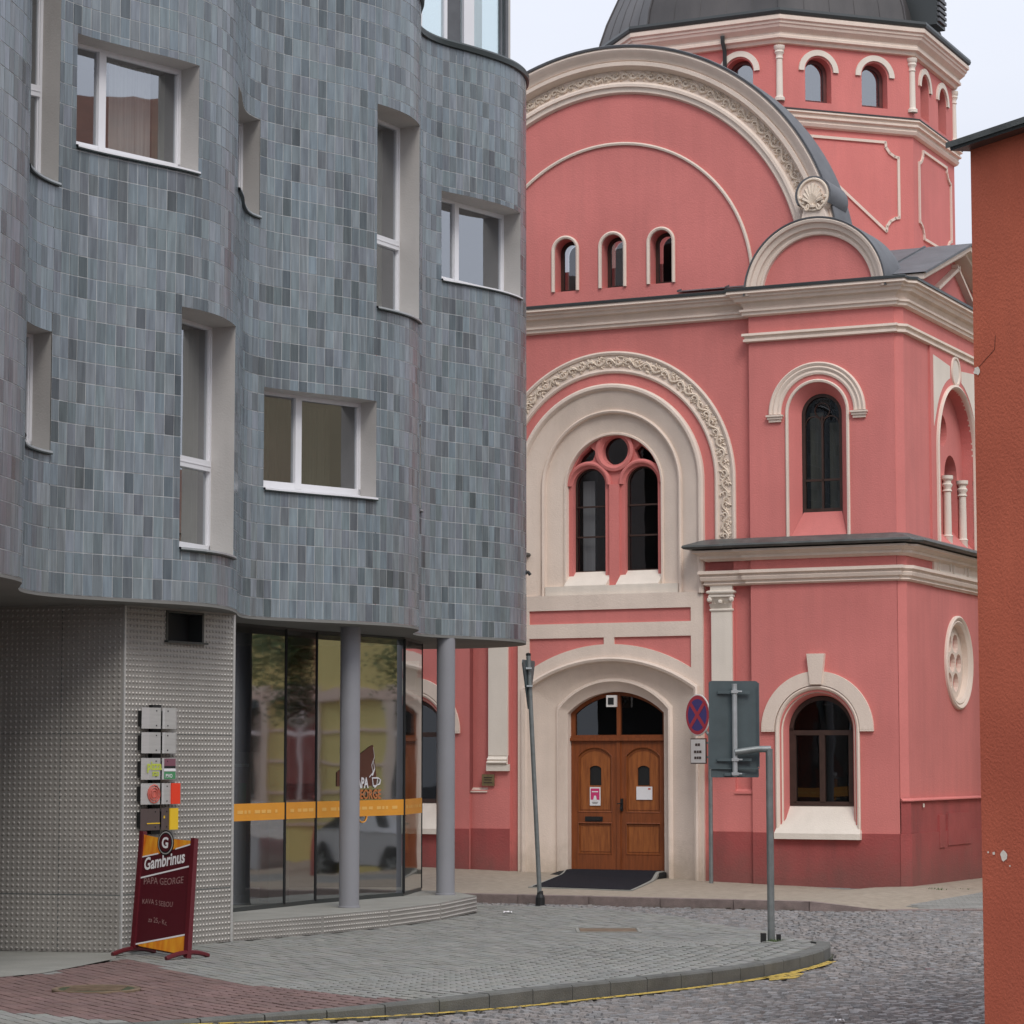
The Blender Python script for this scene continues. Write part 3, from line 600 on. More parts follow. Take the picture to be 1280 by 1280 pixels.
    mb.add([P(x0, -.09, .78), P(x1, -.09, .78), P(x1-.09, .2, 1.17), P(x0+.09, .2, 1.17), P(x0, -.09, .70), P(x1, -.09, .70), P(x1, .0, .70), P(x0, .0, .70), P(x1, .0, .80), P(x0, .0, .80)], [(0, 1, 2, 3), (0, 1, 5, 4), (4, 5, 6, 7), (1, 5, 6, 8), (0, 4, 7, 9), (1, 8, 2), (0, 9, 3)]); mb.build('window_sill', 'cream_light', lw)
    mb = MB(); plate(mb, al(.485, 1.15, 2.20, 2.69), [al(.43, 1.9, 2.235, 2.63)[::-1][1:-1] + [(cl-.43, 2.225), (cl+.43, 2.225)][::1]], .19, .24, fr=fr, sides=(True, False)) if False else None
    for a, b, z0, z1 in ((-.485, -.43, 1.16, 2.25), (.43, .485, 1.16, 2.25), (-.43, .43, 1.16, 1.22), (-.43, .43, 2.15, 2.22), (-.04, .04, 1.2, 2.16), (-.43, -.39, 1.2, 2.16), (.39, .43, 1.2, 2.16)): U(cl+a, cl+b, .18, .23, z0, z1, mb)
    ringprof(mb, fr(cl, 0, 0)[0], 2.21, [(.487, .18), (.43, .18), (.43, .23)], n=28)
    mb.build('window_frame', 'dark_wood', lw)
    mb = MB(); plate(mb, al(.48, 1.17, 2.22), [], .215, .22, fr=fr, sides=(False, False)); mb.build('pane', 'dark_glass', lw)
    mb = MB(); U(cl-.6, cl+.6, .7, .72, 1.0, 2.9, mb); mb.build('window_back', 'dark_interior', lw)
pavilion(lambda a, y, z: (a, y, z), True)
pavilion(mirror_fr, False)

# --- right side elevation -----------------------------------------------------------------------
# side frame: t = distance back from the front, o = inward depth, z up
def sf(t, o, z): return (.10 - o, t, z)
SY = 2.6
mb = MB()
oarch = arch(SY+.02, .985, 4.95, 6.30, n=32)
plate(mb, [(.13, 4.8), (.13, 8.5), (5.2, 8.5), (5.2, 4.8)], [oarch[::-1]], 0, .3, fr=sf)
plate(mb, [(.13, -.3), (.13, 4.8), (5.2, 4.8), (5.2, -.3)], [circ(SY, 3.23, .60, 36)[::-1]], 0, .2, fr=sf)
mb.build('side_wall', 'pink', church)
mb = MB()     # slightly proud bay
plate(mb, [(1.33, 4.9), (1.33, 7.78), (3.87, 7.78), (3.87, 4.9)], [arch(SY+.02, 1.0, 4.9, 6.30, n=32)[::-1], ], -.03, 0, fr=sf); mb.build('side_bay', 'pink', church)
mb = MB()     # pale painted spandrels
for pts in ([(1.47, 6.62), (1.47, 7.66), (2.32, 7.60), (2.32, 7.42)] + [(SY+.02+1.16*math.sin(t), 6.30+1.16*math.cos(t)) for t in [-.26-.09*i for i in range(10)]], [(3.77, 6.62), (3.77, 7.66), (2.92, 7.60), (2.92, 7.42)] + [(SY+.02+1.16*math.sin(t), 6.30+1.16*math.cos(t)) for t in [.26+.09*i for i in range(10)]], circ(SY+.02, 7.56, .17, 20)): plate(mb, pts, [], -.036, -.029, fr=sf)
mb.build('spandrel_panel', 'cream_light', church)
side = empty('window', (0, 0, 0), 0, church)
mb = MB(); ringprof(mb, SY+.02, 6.30, [(1.05, -.03), (1.05, -.06), (1.02, -.075), (.995, -.055), (.985, -.03), (.985, .02)], n=40, leg=4.93, fr=lambda a, y, z: sf(a, y, z)); ringprof(mb, SY+.02, 7.56, [(.235, -.03), (.225, -.05), (.19, -.05), (.175, -.03)], a0=-PI, a1=PI, n=24, fr=lambda a, y, z: sf(a, y, z)); mb.build('window_surround', 'cream', side, smooth=True)
mb = MB(); cc = SY+.02
hs = [arch(cc-.50, .30, 4.95, 6.02, n=16)[::-1], arch(cc+.35, .33, 4.95, 6.02, n=16)[::-1], circ(cc-.06, 6.68, .235, 24)]
plate(mb, arch(cc, .985, 4.93, 6.30, n=32), hs, .17, .42, fr=sf); mb.build('tracery', 'pink', side)
for t in (cc-.08, cc+.72):
    col = MB(); col.lathe([(.085, 0), (.085, .02), (.07, .04), (.07, .28), (.08, .30), (.06, .32), (.055, .95), (.075, .97), (.06, .99), (.06, 1.02), (.08, 1.05), (.08, 1.07), (.06, 1.09), (.06, 1.12), (.09, 1.15), (.09, 1.2)], sf(t, .10, 4.80), 12); col.build('column', 'cream_light', side, smooth=True)
mb = MB(); mb.add([sf(cc-.98, .0, 4.95), sf(cc+.98, .0, 4.95), sf(cc+.98, .42, 5.4), sf(cc-.98, .42, 5.4)], [(0, 1, 2, 3)]); mb.build('window_sill', 'pink', side)
mb = MB(); plate(mb, arch(cc, .98, 4.95, 6.3, n=24), [], .41, .42, fr=sf, sides=(False, False)); mb.build('pane', 'dark_glass', side)
mb = MB(); plate(mb, arch(cc, .98, 4.95, 6.3, n=24), [], .6, .61, fr=sf, sides=(False, False)); mb.build('window_back', 'dark_interior', side)
# panelled frieze block between the lower cornices
mb = MB(); mb.obox(sf(1.38, -.03, 4.28), (0, 2.55, 0), (-.05, 0, 0), (0, 0, .53)); mb.build('frieze_block', 'cream', church)
for t in (1.60, 2.35, 3.10):
    mb = MB(); q = [(t, 4.54), (t, 4.68), (t+.56, 4.68), (t+.56, 4.54)]; plate(mb, [(t-.03, 4.51), (t-.03, 4.71), (t+.59, 4.71), (t+.59, 4.51)], [q[::-1]], -.055, -.03, fr=sf); mb.build('frieze_panel', 'cream_light', church)
# round blind rosette
ro = empty('rosette', (0, 0, 0), 0, church)
sfr = lambda a, y, z: sf(a, y, z)
mb = MB(); ringprof(mb, SY, 3.23, [(.69, 0), (.69, -.03), (.665, -.05), (.63, -.035), (.62, -.02), (.60, -.03), (.575, -.015), (.56, .0), (.56, .16)], a0=-PI, a1=PI, n=48, fr=sfr); mb.build('rosette_ring', 'cream', ro, smooth=True)
mb = MB(); petals = []
for k in range(6):
    a = PI/6 + k*PI/3; petals.append([(SY + .33*math.sin(a) + .14*math.cos(t), 3.23 + .33*math.cos(a) + .14*math.sin(t)) for t in [2*PI*i/14 for i in range(14)]])
petals.append(circ(SY, 3.23, .14, 16))
plate(mb, circ(SY, 3.23, .57, 40), petals, .08, .15, fr=sf); mb.build('rosette_tracery', 'cream', ro)
mb = MB(); plate(mb, circ(SY, 3.23, .57, 40), [], .15, .16, fr=sf, sides=(False, False)); mb.build('rosette_back', 'pink', ro)
# side plinths
mb = MB(); mb.obox(sf(.09, -.03, -.3), (0, 5.1, 0), (-.1, 0, 0), (0, 0, 1.54)); mb.add([(0.02, -.005, -.3), (.13, .09, -.3), (.13, .09, 1.24), (0.02, -.005, 1.24), (.02, .2, 1.24), (.1, .2, 1.24)], [(0, 1, 2, 3), (3, 2, 5, 4)])
mb.obox(sf(.05, -.05, -.3), (0, 5.12, 0), (-.1, 0, 0), (0, 0, 1.09)); mb.add([(0.01, -.022, -.3), (.15, .05, -.3), (.15, .05, .79), (.01, -.022, .79), (.01, .2, .79), (.15, .2, .79)], [(0, 1, 2, 3), (3, 2, 5, 4)]); mb.build('side_plinth', 'plinth_red', church)
mb = MB(); sweep(mb, [(.02, .0), (.12, .10), (.13, 5.2)], [(-.02, 1.275), (.005, 1.27), (.045, 1.25), (.045, 1.235), (-.02, 1.235)]); mb.build('plinth_ledge', 'pink', church)
for t0, t1, z0, z1 in ((1.36, 1.62, .56, 1.02), (1.78, 2.95, .58, 1.04)):
    MB().obox(sf(t0, -.062, z0), (0, t1-t0, 0), (-.06, 0, 0), (0, 0, z1-z0)).build('meter_door', 'plinth_red', church)
# pediment over the side
ped = empty('pediment', (0, 0, 0), 0, church)
mb = MB()
def rake(t0, z0, t1, z1, th, o0, o1):
    d = Vector((t1-t0, z1-z0)).normalized(); nrm = Vector((-d.y, d.x)) * th
    if nrm.y < 0: nrm = -nrm
    return [sf(t0, o0, z0), sf(t1, o0, z1), sf(t1, o1, z1), sf(t0, o1, z0), sf(t0+nrm.x*0, o0, z0+th*1.06), sf(t1, o0, z1+th*1.06), sf(t1, o1, z1+th*1.06), sf(t0, o1, z0+th*1.06)]
BF = [(0,3,2,1),(4,5,6,7),(0,1,5,4),(1,2,6,5),(2,3,7,6),(3,0,4,7)]
for s in (1, -1):
    f = lambda t: SY + s*(t - SY)
    mb.add(rake(f(.18), 8.54, f(2.6), 9.36, .07, -.30, .1), BF); mb.add(rake(f(.35), 8.55, f(2.6), 9.30, .055, -.22, .1), BF)
    mb.add(rake(f(1.62), 8.62, f(2.75 if s > 0 else 2.6), 9.12, .05, -.10, .1), BF)
mb.build('raking_cornice', 'cream', ped)
mb = MB(); plate(mb, [(.3, 8.5), (2.6, 9.3), (4.9, 8.5)], [], .0, .1, fr=sf); mb.build('tympanum', 'pink', ped)
mb = MB()
for s in (1, -1):
    f = lambda t: SY + s*(t - SY)
    n = 5
    for i in range(n):
        x0 = .44 - i*.75; x1 = x0 - .75
        mb.quad((x0, f(.14), 8.63), (x0, SY, 9.47), (x1, SY, 9.47), (x1, f(.14), 8.63)); mb.tube([(x1, f(.14), 8.64), (x1, SY, 9.48)], .018, 4)
mb.add([(.44, .14, 8.60), (.44, .14, 8.635), (.44, SY, 9.475), (.44, SY, 9.44)], [(0, 1, 2, 3)])
mb.build('roof_slope', 'slate', ped)
mb = MB(); mb.quad((.2, .1, 8.56), (.2, 5.2, 8.56), (-2.1, 5.2, 8.7), (-2.1, .1, 8.56)); mb.quad((-6.7, .1, 8.56), (-6.7, 5.2, 8.56), (-8.95, 5.2, 8.7), (-8.95, .1, 8.56)); mb.quad((-2.1, .8, 8.7), (-2.1, 5.2, 8.7), (-6.7, 5.2, 8.7), (-6.7, .8, 8.7)); mb.quad((-2.0, .3, 8.58), (.1, .3, 8.58), (-1.6, 3.0, 9.6), (-2.6, 3.0, 9.6)); mb.build('low_roof', 'slate', church)
# body of the building behind
mb = MB(); mb.box(-8.9, .09, 5.19, 13.5, -.3, 8.5); mb.box(-8.9, -8.85, .2, 5.3, -.3, 8.5); mb.box(-7.6, -1.6, .8, 4.5, 8.2, 9.2); mb.build('nave_body', 'pink', church)

# --- drum and dome --------------------------------------------------------------------------------
DC = Vector((AX, 7.2)); DR = 2.9; CR = DR/math.cos(PI/8)
octo = [(DC.x + CR*math.cos(a), DC.y + CR*math.sin(a)) for a in [PI/8 + PI/4*k for k in range(8)]]
def facet_fr(k):        # frame of facet k (0 = front): a along the facet, y inward, z
    ang = -PI/2 + k*PI/4; n = Vector((math.cos(ang), math.sin(ang))); t = Vector((-n.y, n.x))
    def f(a, y, z): p = DC + n*(DR - y) + t*a; return (p.x, p.y, z)
    return f
HL = DR*math.tan(PI/8)
drum = empty('drum', (0, 0, 0), 0, church)
for k in range(8):
    f = facet_fr(k); mb = MB()
    hs = [arch(c, .235, 12.45, 12.96, n=18)[::-1] for c in (-.51, .51)]
    plate(mb, [(-HL, 8.3), (-HL, 13.45), (HL, 13.45), (HL, 8.3)], hs, 0, .24, fr=f, sides=(False, True)); mb.build('drum_wall', 'pink', drum)
    for c in (-.51, .51):
        mb = MB(); ringprof(mb, c, 12.96, [(.355, 0), (.355, -.035), (.262, -.035), (.262, 0)], n=28, fr=f); mb.quad(f(c-.355, -.035, 12.96), f(c-.262, -.035, 12.96), f(c-.262, 0, 12.96), f(c-.355, 0, 12.96))
        mb.build('window_hood', 'cream_light', drum)
        mb = MB(); plate(mb, arch(c, .232, 12.45, 12.96, n=18), [arch(c, .175, 12.52, 12.96, n=18)[::-1]], .17, .22, fr=f); mb.build('window_frame', 'drum_wood', drum)
        mb = MB(); plate(mb, arch(c, .22, 12.46, 12.96, n=18), [], .20, .21, fr=f, sides=(False, False)); mb.build('pane', 'sky_glass', drum)
    # raised panel fillet with notched corners
    X1 = .92; zt = 11.88; r = .24
    zb = 10.40
    pts = [(-X1, zb+r), (-X1, zt-r), (-X1+.07, zt-r*.95), (-X1+.16, zt-r*.72), (-X1+.225, zt-r*.35), (-X1+.235, zt)]
    pts += [(-p[0], p[1]) for p in pts[::-1]]
    bot = [(X1, zb+r), (X1-.07, zb+r*.95), (X1-.16, zb+r*.72), (X1-.225, zb+r*.35), (X1-.235, zb)]
    if k == 1: bot2 = [(-X1+.235, zb+1.1), (-X1, zb+1.25)]
    else: bot2 = [(-p[0], p[1]) for p in bot[::-1]][:-1]
    loop = pts + bot[1:] + bot2
    mb = MB(); n = len(loop)
    for i in range(n):
        a, b = Vector(loop[i]), Vector(loop[(i+1) % n]); d = (b-a).normalized(); q = Vector((-d.y, d.x))*.022; e = d*.012
        P4 = [a-e-q, b+e-q, b+e+q, a-e+q]
        mb.add([f(p.x, -.0, p.y) for p in P4] + [f(p.x, -.03, p.y) for p in P4], [(4, 5, 6, 7), (0, 1, 5, 4), (1, 2, 6, 5), (2, 3, 7, 6), (3, 0, 4, 7)])
    mb.build('panel_fillet', 'cream', drum)
    # corner colonnette
    px, py = DC.x + (CR+.0)*math.cos(-PI/2 + PI/8 + k*PI/4), DC.y + (CR+.0)*math.sin(-PI/2 + PI/8 + k*PI/4)
    mb = MB(); mb.lathe([(.085, 0), (.085, .05), (.06, .07), (.055, .10), (.05, .68), (.065, .70), (.055, .72), (.055, .76), (.08, .80), (.07, .83), (.09, .86), (.09, .91)], (px, py, 12.42), 12); mb.build('colonnette', 'cream_light', drum, smooth=True)
mb = MB(); sweep(mb, octo, [(-.02, 12.30), (.13, 12.27), (.14, 12.235), (.10, 12.22), (.095, 12.19), (.12, 12.175), (.12, 12.15), (.075, 12.13), (.07, 12.10), (.085, 12.08), (.06, 12.03), (.02, 12.01), (-.02, 12.01)], True)
sweep(mb, octo, [(-.02, 13.80), (.25, 13.79), (.262, 13.76), (.262, 13.71), (.23, 13.69), (.225, 13.655), (.205, 13.64), (.19, 13.60), (.11, 13.53), (.11, 13.50), (.13, 13.48), (.13, 13.44), (.08, 13.42), (.06, 13.37), (-.02, 13.36)], True)
mb.build('drum_cornice', 'cream', drum)
mb = MB(); sweep(mb, octo, [(-.02, 12.34), (.145, 12.285), (.145, 12.27), (-.02, 12.30)], True); mb.build('cornice_flashing', 'gutter', drum)
mb = MB(); sweep(mb, octo, [(.12, 13.83), (.25, 13.85), (.285, 13.885), (.295, 13.84), (.28, 13.80), (.25, 13.785), (.12, 13.79)], True); mb.build('gutter', 'gutter', drum)
f = facet_fr(0); mb = MB(); mb.tube([f(.28, -.16, 13.56), f(.28, -.15, 13.46), f(.28, -.06, 13.32), f(.28, -.045, 12.3)], .035, 8); mb.build('downpipe', 'gutter', drum, smooth=True)
dome = empty('dome', (0, 0, 0), 0, church)
prof = [(3.02, 13.84), (2.82, 13.88), (2.79, 13.95), (2.74, 14.25), (2.63, 14.6), (2.46, 15.0), (2.25, 15.5), (2.2, 16.05), (1.8, 16.45), (1.3, 16.75), (.7, 16.95), (.0, 17.0)]
for k in range(8):
    a0 = PI/8 + k*PI/4; mb = MB(); rows = []
    for r, z in prof:
        R = r/math.cos(PI/8); rows.append([(DC.x + R*math.cos(a0)*(1-t) + R*math.cos(a0+PI/4)*t, DC.y + R*math.sin(a0)*(1-t) + R*math.sin(a0+PI/4)*t, z) for t in (0, .2, .4, .6, .8, 1)])
    mb.grid(rows); mb.build('dome_panel', 'dome_copper', dome, smooth=True)
    mb = MB()
    for j in range(5): mb.tube([r[j] for r in rows[:-1]], .007 if j else .022, 5)
    mb.build('seam', 'dome_copper', dome)
f = facet_fr(1)
mb = MB(); q = f(.72, -.02, 14.18); a = math.radians(-45)
ft = facet_fr(2)
o = Vector(ft(-.75, -.30, 14.0)); mb.obox(o, Vector(ft(-.25, -.30, 14.0))-o, Vector(ft(-.75, .5, 14.0))-o, (0, 0, .55)); mb.build('dormer', 'gutter', dome)
mb = MB()
for i in range(5):
    mb.obox(Vector(ft(-.71, -.34, 14.06+i*.09)), Vector(ft(-.29, -.34, 14.0))-Vector(ft(-.71, -.34, 14.0)), Vector(ft(-.71, -.30, 14.0))-Vector(ft(-.71, -.34, 14.0)), (0, 0, .05))
mb.build('dormer_louvre', 'slate', dome)
mb = MB(); mb.lathe([(.10, 0), (.12, .04), (.07, .08), (.10, .16), (.10, .22), (.04, .28), (0, .3)], (AX-.7, 1.6, 12.15), 8); mb.box(AX-.82, AX-.58, 1.5, 1.7, 9.0, 12.16); mb.build('finial', 'cream', church)
# brass plaque beside the portal
plq = ch_thing('plaque', 2*AX+2.455, .045, 1.505, 'small brass plaque on the pink pilaster foot left of the church portal', 'plaque')
MB().box(-.10, .10, -.02, 0, -.085, .085).build('plate', 'brass', plq); MB().box(-.07, .07, -.023, -.0205, .03, .045).box(-.06, .06, -.023, -.0205, -.005, .01).box(-.07, .07, -.023, -.0205, -.045, -.03).build('engraving', 'dark_wood', plq)
for t, z in ((.62, 1.17), ): 
    ntc = ch_thing('house_number', .155, t, z, 'tiny pale plate on the red plinth at the right corner of the church', 'plate'); MB().box(-.008, .004, -.02, .02, -.025, .025).build('plate', 'cream_light', ntc)

# ================================================================== THE GROUND
PITCH = math.radians(5.37)
def seen(x, y, z=0., mx_=260):
    """rough picture position, used only to skip pieces far outside any view and to rank pieces by size"""
    dz = z - 1.8; fw = y*math.cos(PITCH) + dz*math.sin(PITCH); up = -y*math.sin(PITCH) + dz*math.cos(PITCH)
    if fw < 1: return None
    u = 640 + 3300*x/fw; v = 640 - 3300*up/fw
    return (u, v) if -mx_ < u < 1280 + mx_ and v < 1280 + 60 else None
def inside(p, poly):
    x, y = p; r = False; n = len(poly)
    for i in range(n):
        x1, y1 = poly[i][:2]; x2, y2 = poly[(i+1) % n][:2]
        if (y1 > y) != (y2 > y) and x < (x2-x1)*(y-y1)/(y2-y1) + x1: r = not r
    return r
def segdist(p, q, r):
    p, q, r = Vector(p[:2]), Vector(q[:2]), Vector(r[:2]); e = r-q; t = max(0, min(1, (p-q).dot(e)/e.length_squared)); return (p-q-e*t).length, t
def resample(pts, step):
    P = [Vector(p[:2]) for p in pts]
    for _ in range(2):
        q = [P[0]]
        for i in range(len(P)-1): q += [P[i]*.75+P[i+1]*.25, P[i]*.25+P[i+1]*.75]
        P = q + [P[-1]]
    L_ = [0]
    for i in range(1, len(P)): L_.append(L_[-1] + (P[i]-P[i-1]).length)
    n = max(1, round(L_[-1]/step)); res = []; j = 0
    for k in range(n+1):
        s = L_[-1]*k/n
        while j < len(L_)-2 and L_[j+1] < s: j += 1
        t = (s-L_[j])/max(1e-9, L_[j+1]-L_[j]); res.append(P[j].lerp(P[j+1], min(1, t)))
    return res
KERB = [(2.93, 25.25), (2.98, 24.62), (2.72, 23.6), (2.13, 22.22), (1.39, 21.14), (.36, 19.96), (-.12, 19.42), (-.79, 18.92), (-1.44, 18.56), (-1.92, 18.39), (-3.2, 17.9), (-6, 17.0)]
BACK = [(2.93, 25.25), (2.92, 26.6), (2.69, 28.07), (2.28, 29.29), (1.78, 31.2), (1.08, 32.5), (.35, 33.05), (-.65, 33.55), (-3, 34.7), (-8, 36.6)]
def kh(i, n):       # kerb height along its length (lowered to the right hand end of the red crossing)
    s = i/n; return .015 + .10*max(0, min(1, (.72-s)/.22)) if s > .0 else .1
KP = resample(KERB, .46); NK = len(KP)-1
def hs(x, y):
    best = 9, 0
    for i in range(NK):
        d, t = segdist((x, y), KP[i], KP[i+1])
        if d < best[0]: best = d, kh(i+t, NK)
    k = max(0, 1 - best[0]/2.6)
    if y > 25.2: k *= max(0, 1 - (y-25.2)/1.6)
    return best[1]*k
MET0, MET1 = (-3.68, 25.05), (-2.80, 26.62)          # metal clad corner block of the grey building
PL = [(-2.82, 26.6), (-1.97, 27.75), (-1.33, 28.87), (-.81, 30.16), (-.42, 31.74)]
FOOT = [(-9, 26.6), (-5.2, 25.33), MET0, MET1] + PL[1:] + [(-.75, 32.9), (-3, 34.4), (-9, 36)]
SW = [tuple(p) for p in KP] + [(-9, 16), (-9, 37)] + BACK[::-1][:-1]

big = MB(); big.quad((-400, -100, -.6), (400, -100, -.6), (400, 900, -.6), (-400, 900, -.6)).build('ground', 'asphalt', kind='structure')
def drop(x): return -.45*max(0, min(1, (x-7)/7))
road = MB(); road.quad((-14, 4, -.03), (7, 4, -.03), (7, 60, -.03), (-14, 60, -.03)); road.quad((7, 4, -.03), (14, 4, -.48), (14, 60, -.48), (7, 60, -.03)); road.quad((14, 4, -.48), (40, 4, -.48), (40, 60, -.48), (14, 60, -.48)); road = road.build('road', 'sand', kind='structure')
walk = MB(); gx = [(-7+i*.5) for i in range(22)]; gy = [16+j*.5 for j in range(40)]
for i in range(len(gx)-1):
    for j in range(len(gy)-1):
        q = [(gx[i], gy[j]), (gx[i+1], gy[j]), (gx[i+1], gy[j+1]), (gx[i], gy[j+1])]
        if all(inside(p, SW) for p in q): walk.quad(*[(p[0], p[1], hs(*p)-.022) for p in q])
pavement = walk.build('pavement', 'sand', kind='structure')

def piece(mb, c, ang, lx, ly, z, th, tone, tap=.008, tilt=(0, 0), jit=0.):
    ca, sa = math.cos(ang), math.sin(ang); P = []
    for (sx, sy), k in zip(((-1, -1), (1, -1), (1, 1), (-1, 1)), range(4)):
        jx, jy = (random.uniform(-jit, jit), random.uniform(-jit, jit)) if jit else (0, 0)
        for t, zz in ((0, z-th), (tap, z)):
            x = sx*(lx/2-t) + jx; y = sy*(ly/2-t) + jy
            P.append((c[0]+x*ca-y*sa, c[1]+x*sa+y*ca, zz + (tilt[0]*sx + tilt[1]*sy if t else 0)))
    b = P[0::2]; t = P[1::2]
    mb.add(b + t, [(4, 5, 6, 7), (0, 1, 5, 4), (1, 2, 6, 5), (2, 3, 7, 6), (3, 0, 4, 7)], tone)
def lay(items, parent, name, m, keep=300, label=None):
    """items: list of (size in the picture, builder); the largest become parts, the rest one joined part"""
    items.sort(key=lambda t: -t[0])
    for _, fn in items[:keep]:
        mb = MB(); fn(mb); mb.build(name, m, parent, tone=True)
    if items[keep:]:
        mb = MB()
        for _, fn in items[keep:]: fn(mb)
        mb.build(name + 's_beyond', m, parent, kind='stuff', tone=True)
RED = [(-6.5, 20.6), (-4.26, 22.2), (-3.93, 22.64), (-3.73, 23.47), (-3.55, 24.3), (-3.25, 23.75), (-2.61, 22.37), (-.70, 19.16), (-1.0, 18.75), (-2.1, 18.45), (-2.6, 18.35), (-3.68, 19.23), (-6.5, 19.6)]
SLAB = [(-9, 26.5), (-5.2, 25.3), (-3.72, 25.0), (-3.6, 24.3), (-3.78, 23.45), (-3.98, 22.62), (-4.35, 22.1), (-9, 19.9)]
MH = (-3.28, 21.1)
pav, red = [], []
ang = math.radians(-62); ca, sa = math.cos(ang), math.sin(ang); K = .004
for i in range(-90, 120):
    for j in range(-170, 170):
        lx, ly = .20, .10
        x0 = i*lx + (lx/2 if j % 2 else 0); y0 = j*ly
        x, y = x0*ca - y0*sa - 1, x0*sa + y0*ca + 25
        if not (16 < y < 36 and -6.5 < x < 3.1): continue
        s = seen(x, y, 0, 160)
        if not s or not inside((x, y), SW) or inside((x, y), FOOT) or inside((x, y), SLAB): continue
        if (x-MH[0])**2 + (y-MH[1])**2 < .36**2: continue
        if min(segdist((x, y), KP[k], KP[k+1])[0] for k in range(NK)) < .17: continue
        isred = inside((x, y), RED)
        tn = random.gauss(1, .045); tn = (tn*random.uniform(.97, 1.03), tn, tn*random.uniform(.97, 1.03))
        z = hs(x, y) + random.uniform(-.002, .002); a2 = ang + random.gauss(0, .008)
        fn = (lambda mb, x=x, y=y, a2=a2, z=z, tn=tn: piece(mb, (x, y), a2, .2-K, .1-K, z, .03, tn, .004))
        (red if isred else pav).append((1e4/(y**3) * (1 if -10 < s[0] < 1290 and s[1] < 1285 else .01), fn))
lay(pav, pavement, 'paver', 'paver', 300); lay(red, pavement, 'red_paver', 'red_paver', 300)
mb = MB(); mb.add([(p[0], p[1], .004) for p in SLAB], [tuple(range(len(SLAB)))]); mb.build('entrance_slab', 'concrete', kind='structure')
# kerb stones of the near pavement
def offs(P, d):
    r = []
    for i in range(len(P)):
        t = (P[min(i+1, len(P)-1)] - P[max(i-1, 0)]).normalized(); r.append(P[i] + Vector((-t.y, t.x))*d)
    return r
inn = offs(KP, -.13)
kerb = empty('kerb', (0, 0, 0)); kerb['kind'] = 'structure'
def kerbrun(P, Q, hf, parent, m):
    for i in range(len(P)-1):
        a, b, c, d = P[i], P[i+1], Q[i+1], Q[i]; e = (b-a).normalized()*.005; h0, h1 = hf(i), hf(i+1); g = (c-b).normalized()*.012 if (c-b).length else Vector((0, 0))
        dz = random.uniform(-.003, .003)
        a2, b2, c2, d2 = a+e, b-e, c-e, d+e
        MB().add([(a2.x, a2.y, -.08), (b2.x, b2.y, -.08), (c2.x, c2.y, -.08), (d2.x, d2.y, -.08), (a2.x, a2.y, h0-.012+dz), (b2.x, b2.y, h1-.012+dz), (c2.x, c2.y, h1+.003+dz), (d2.x, d2.y, h0+.003+dz), (a2.x+g.x, a2.y+g.y, h0+.003+dz), (b2.x+g.x, b2.y+g.y, h1+.003+dz)],
            [(0, 1, 5, 4), (4, 5, 9, 8), (8, 9, 6, 7), (1, 2, 6, 9, 5), (3, 0, 4, 8, 7), (2, 3, 7, 6)]).build('kerb_stone', m, parent)
kerbrun(KP, inn, lambda i: kh(i, NK), kerb, 'kerb_stone')
# church side pavement, its kerb, z follows the gentle slope of the street
CK = [(-6, 36.6), (-3, 35.1), (-.66, 33.92), (.35, 33.6), (1.39, 33.1), (2.91, 32.36), (3.9, 31.95), (4.2, 31.9), (4.5, 32.02), (5.69, 32.2), (8, 32.6), (14, 33.6)]
CKP = resample(CK, .95)
def ckh(p): return (.10 if p.x < 3.75 else .10*max(.0, min(1, (4.5-p.x)/.75))) + drop(p.x)
def wz(a): return max(0, -.029*a)
def wallpt(a): return in_church(a, .0, 0)
rows = []
mb = MB(); nrow = 8; cols = []
for p in CKP:
    q = Matrix.Rotation(PSI, 3, 'Z') @ (Vector((p.x, p.y, 0)) - Vector(CH)); a = q.x
    yb = .3 if a < .1 else 14
    W = in_church(a, yb, 0); z0 = ckh(p); z1 = wz(min(a, 0)) if a < .1 else 0
    cols.append([(p.x + (W.x-p.x)*t, p.y + (W.y-p.y)*t, z0 + (z1 + (drop(p.x) if a > .1 else 0) - z0)*t) for t in [k/nrow for k in range(nrow+1)]])
o = 0
for i in range(len(cols)-1):
    for k in range(nrow): mb.quad(cols[i][k], cols[i+1][k], cols[i+1][k+1], cols[i][k+1])
far_walk = mb.build('far_pavement', 'tan_mosaic', kind='structure', tone=True)
def czh(x, y):
    q = Matrix.Rotation(PSI, 3, 'Z') @ (Vector((x, y, 0)) - Vector(CH)); a = q.x
    d = min((segdist((x, y), CKP[i], CKP[i+1])[0], i) for i in range(len(CKP)-1)); h0 = ckh(CKP[d[1]]); t = d[0]/(d[0] + max(.001, -q.y)) if q.y < 0 else 1
    return h0 + (wz(min(a, 0))-h0)*t
# grey paving patch at the right corner of the church, laid on the mosaic
patch = []
a0 = -PSI
for i in range(-14, 50):
    for j in range(-60, 40):
        q = in_church(-.9 + i*.2 + (.1 if j % 2 else 0), -4.6 + j*.1 + 4, 0)
        if q.x < 4.55 + (36-q.y)*.12 or q.y > 37.2: continue
        lq = Matrix.Rotation(PSI, 3, 'Z') @ (Vector((q.x, q.y, 0)) - Vector(CH))
        if lq.y > -.02 and lq.x < .25: continue
        s = seen(q.x, q.y, 0, 120)
        if not s or q.x > 8 or min((segdist((q.x, q.y), CKP[k], CKP[k+1])[0]) for k in range(len(CKP)-1)) < .12 or q.y < 32.1 + .2*(q.x-4.5): continue
        tn = random.gauss(1, .07); patch.append((1., lambda mb, q=q, tn=tn: piece(mb, (q.x, q.y), a0, .194, .094, czh(q.x, q.y)+.012, .02, tn, .004)))
mb = MB()
for _, fn in patch: fn(mb)
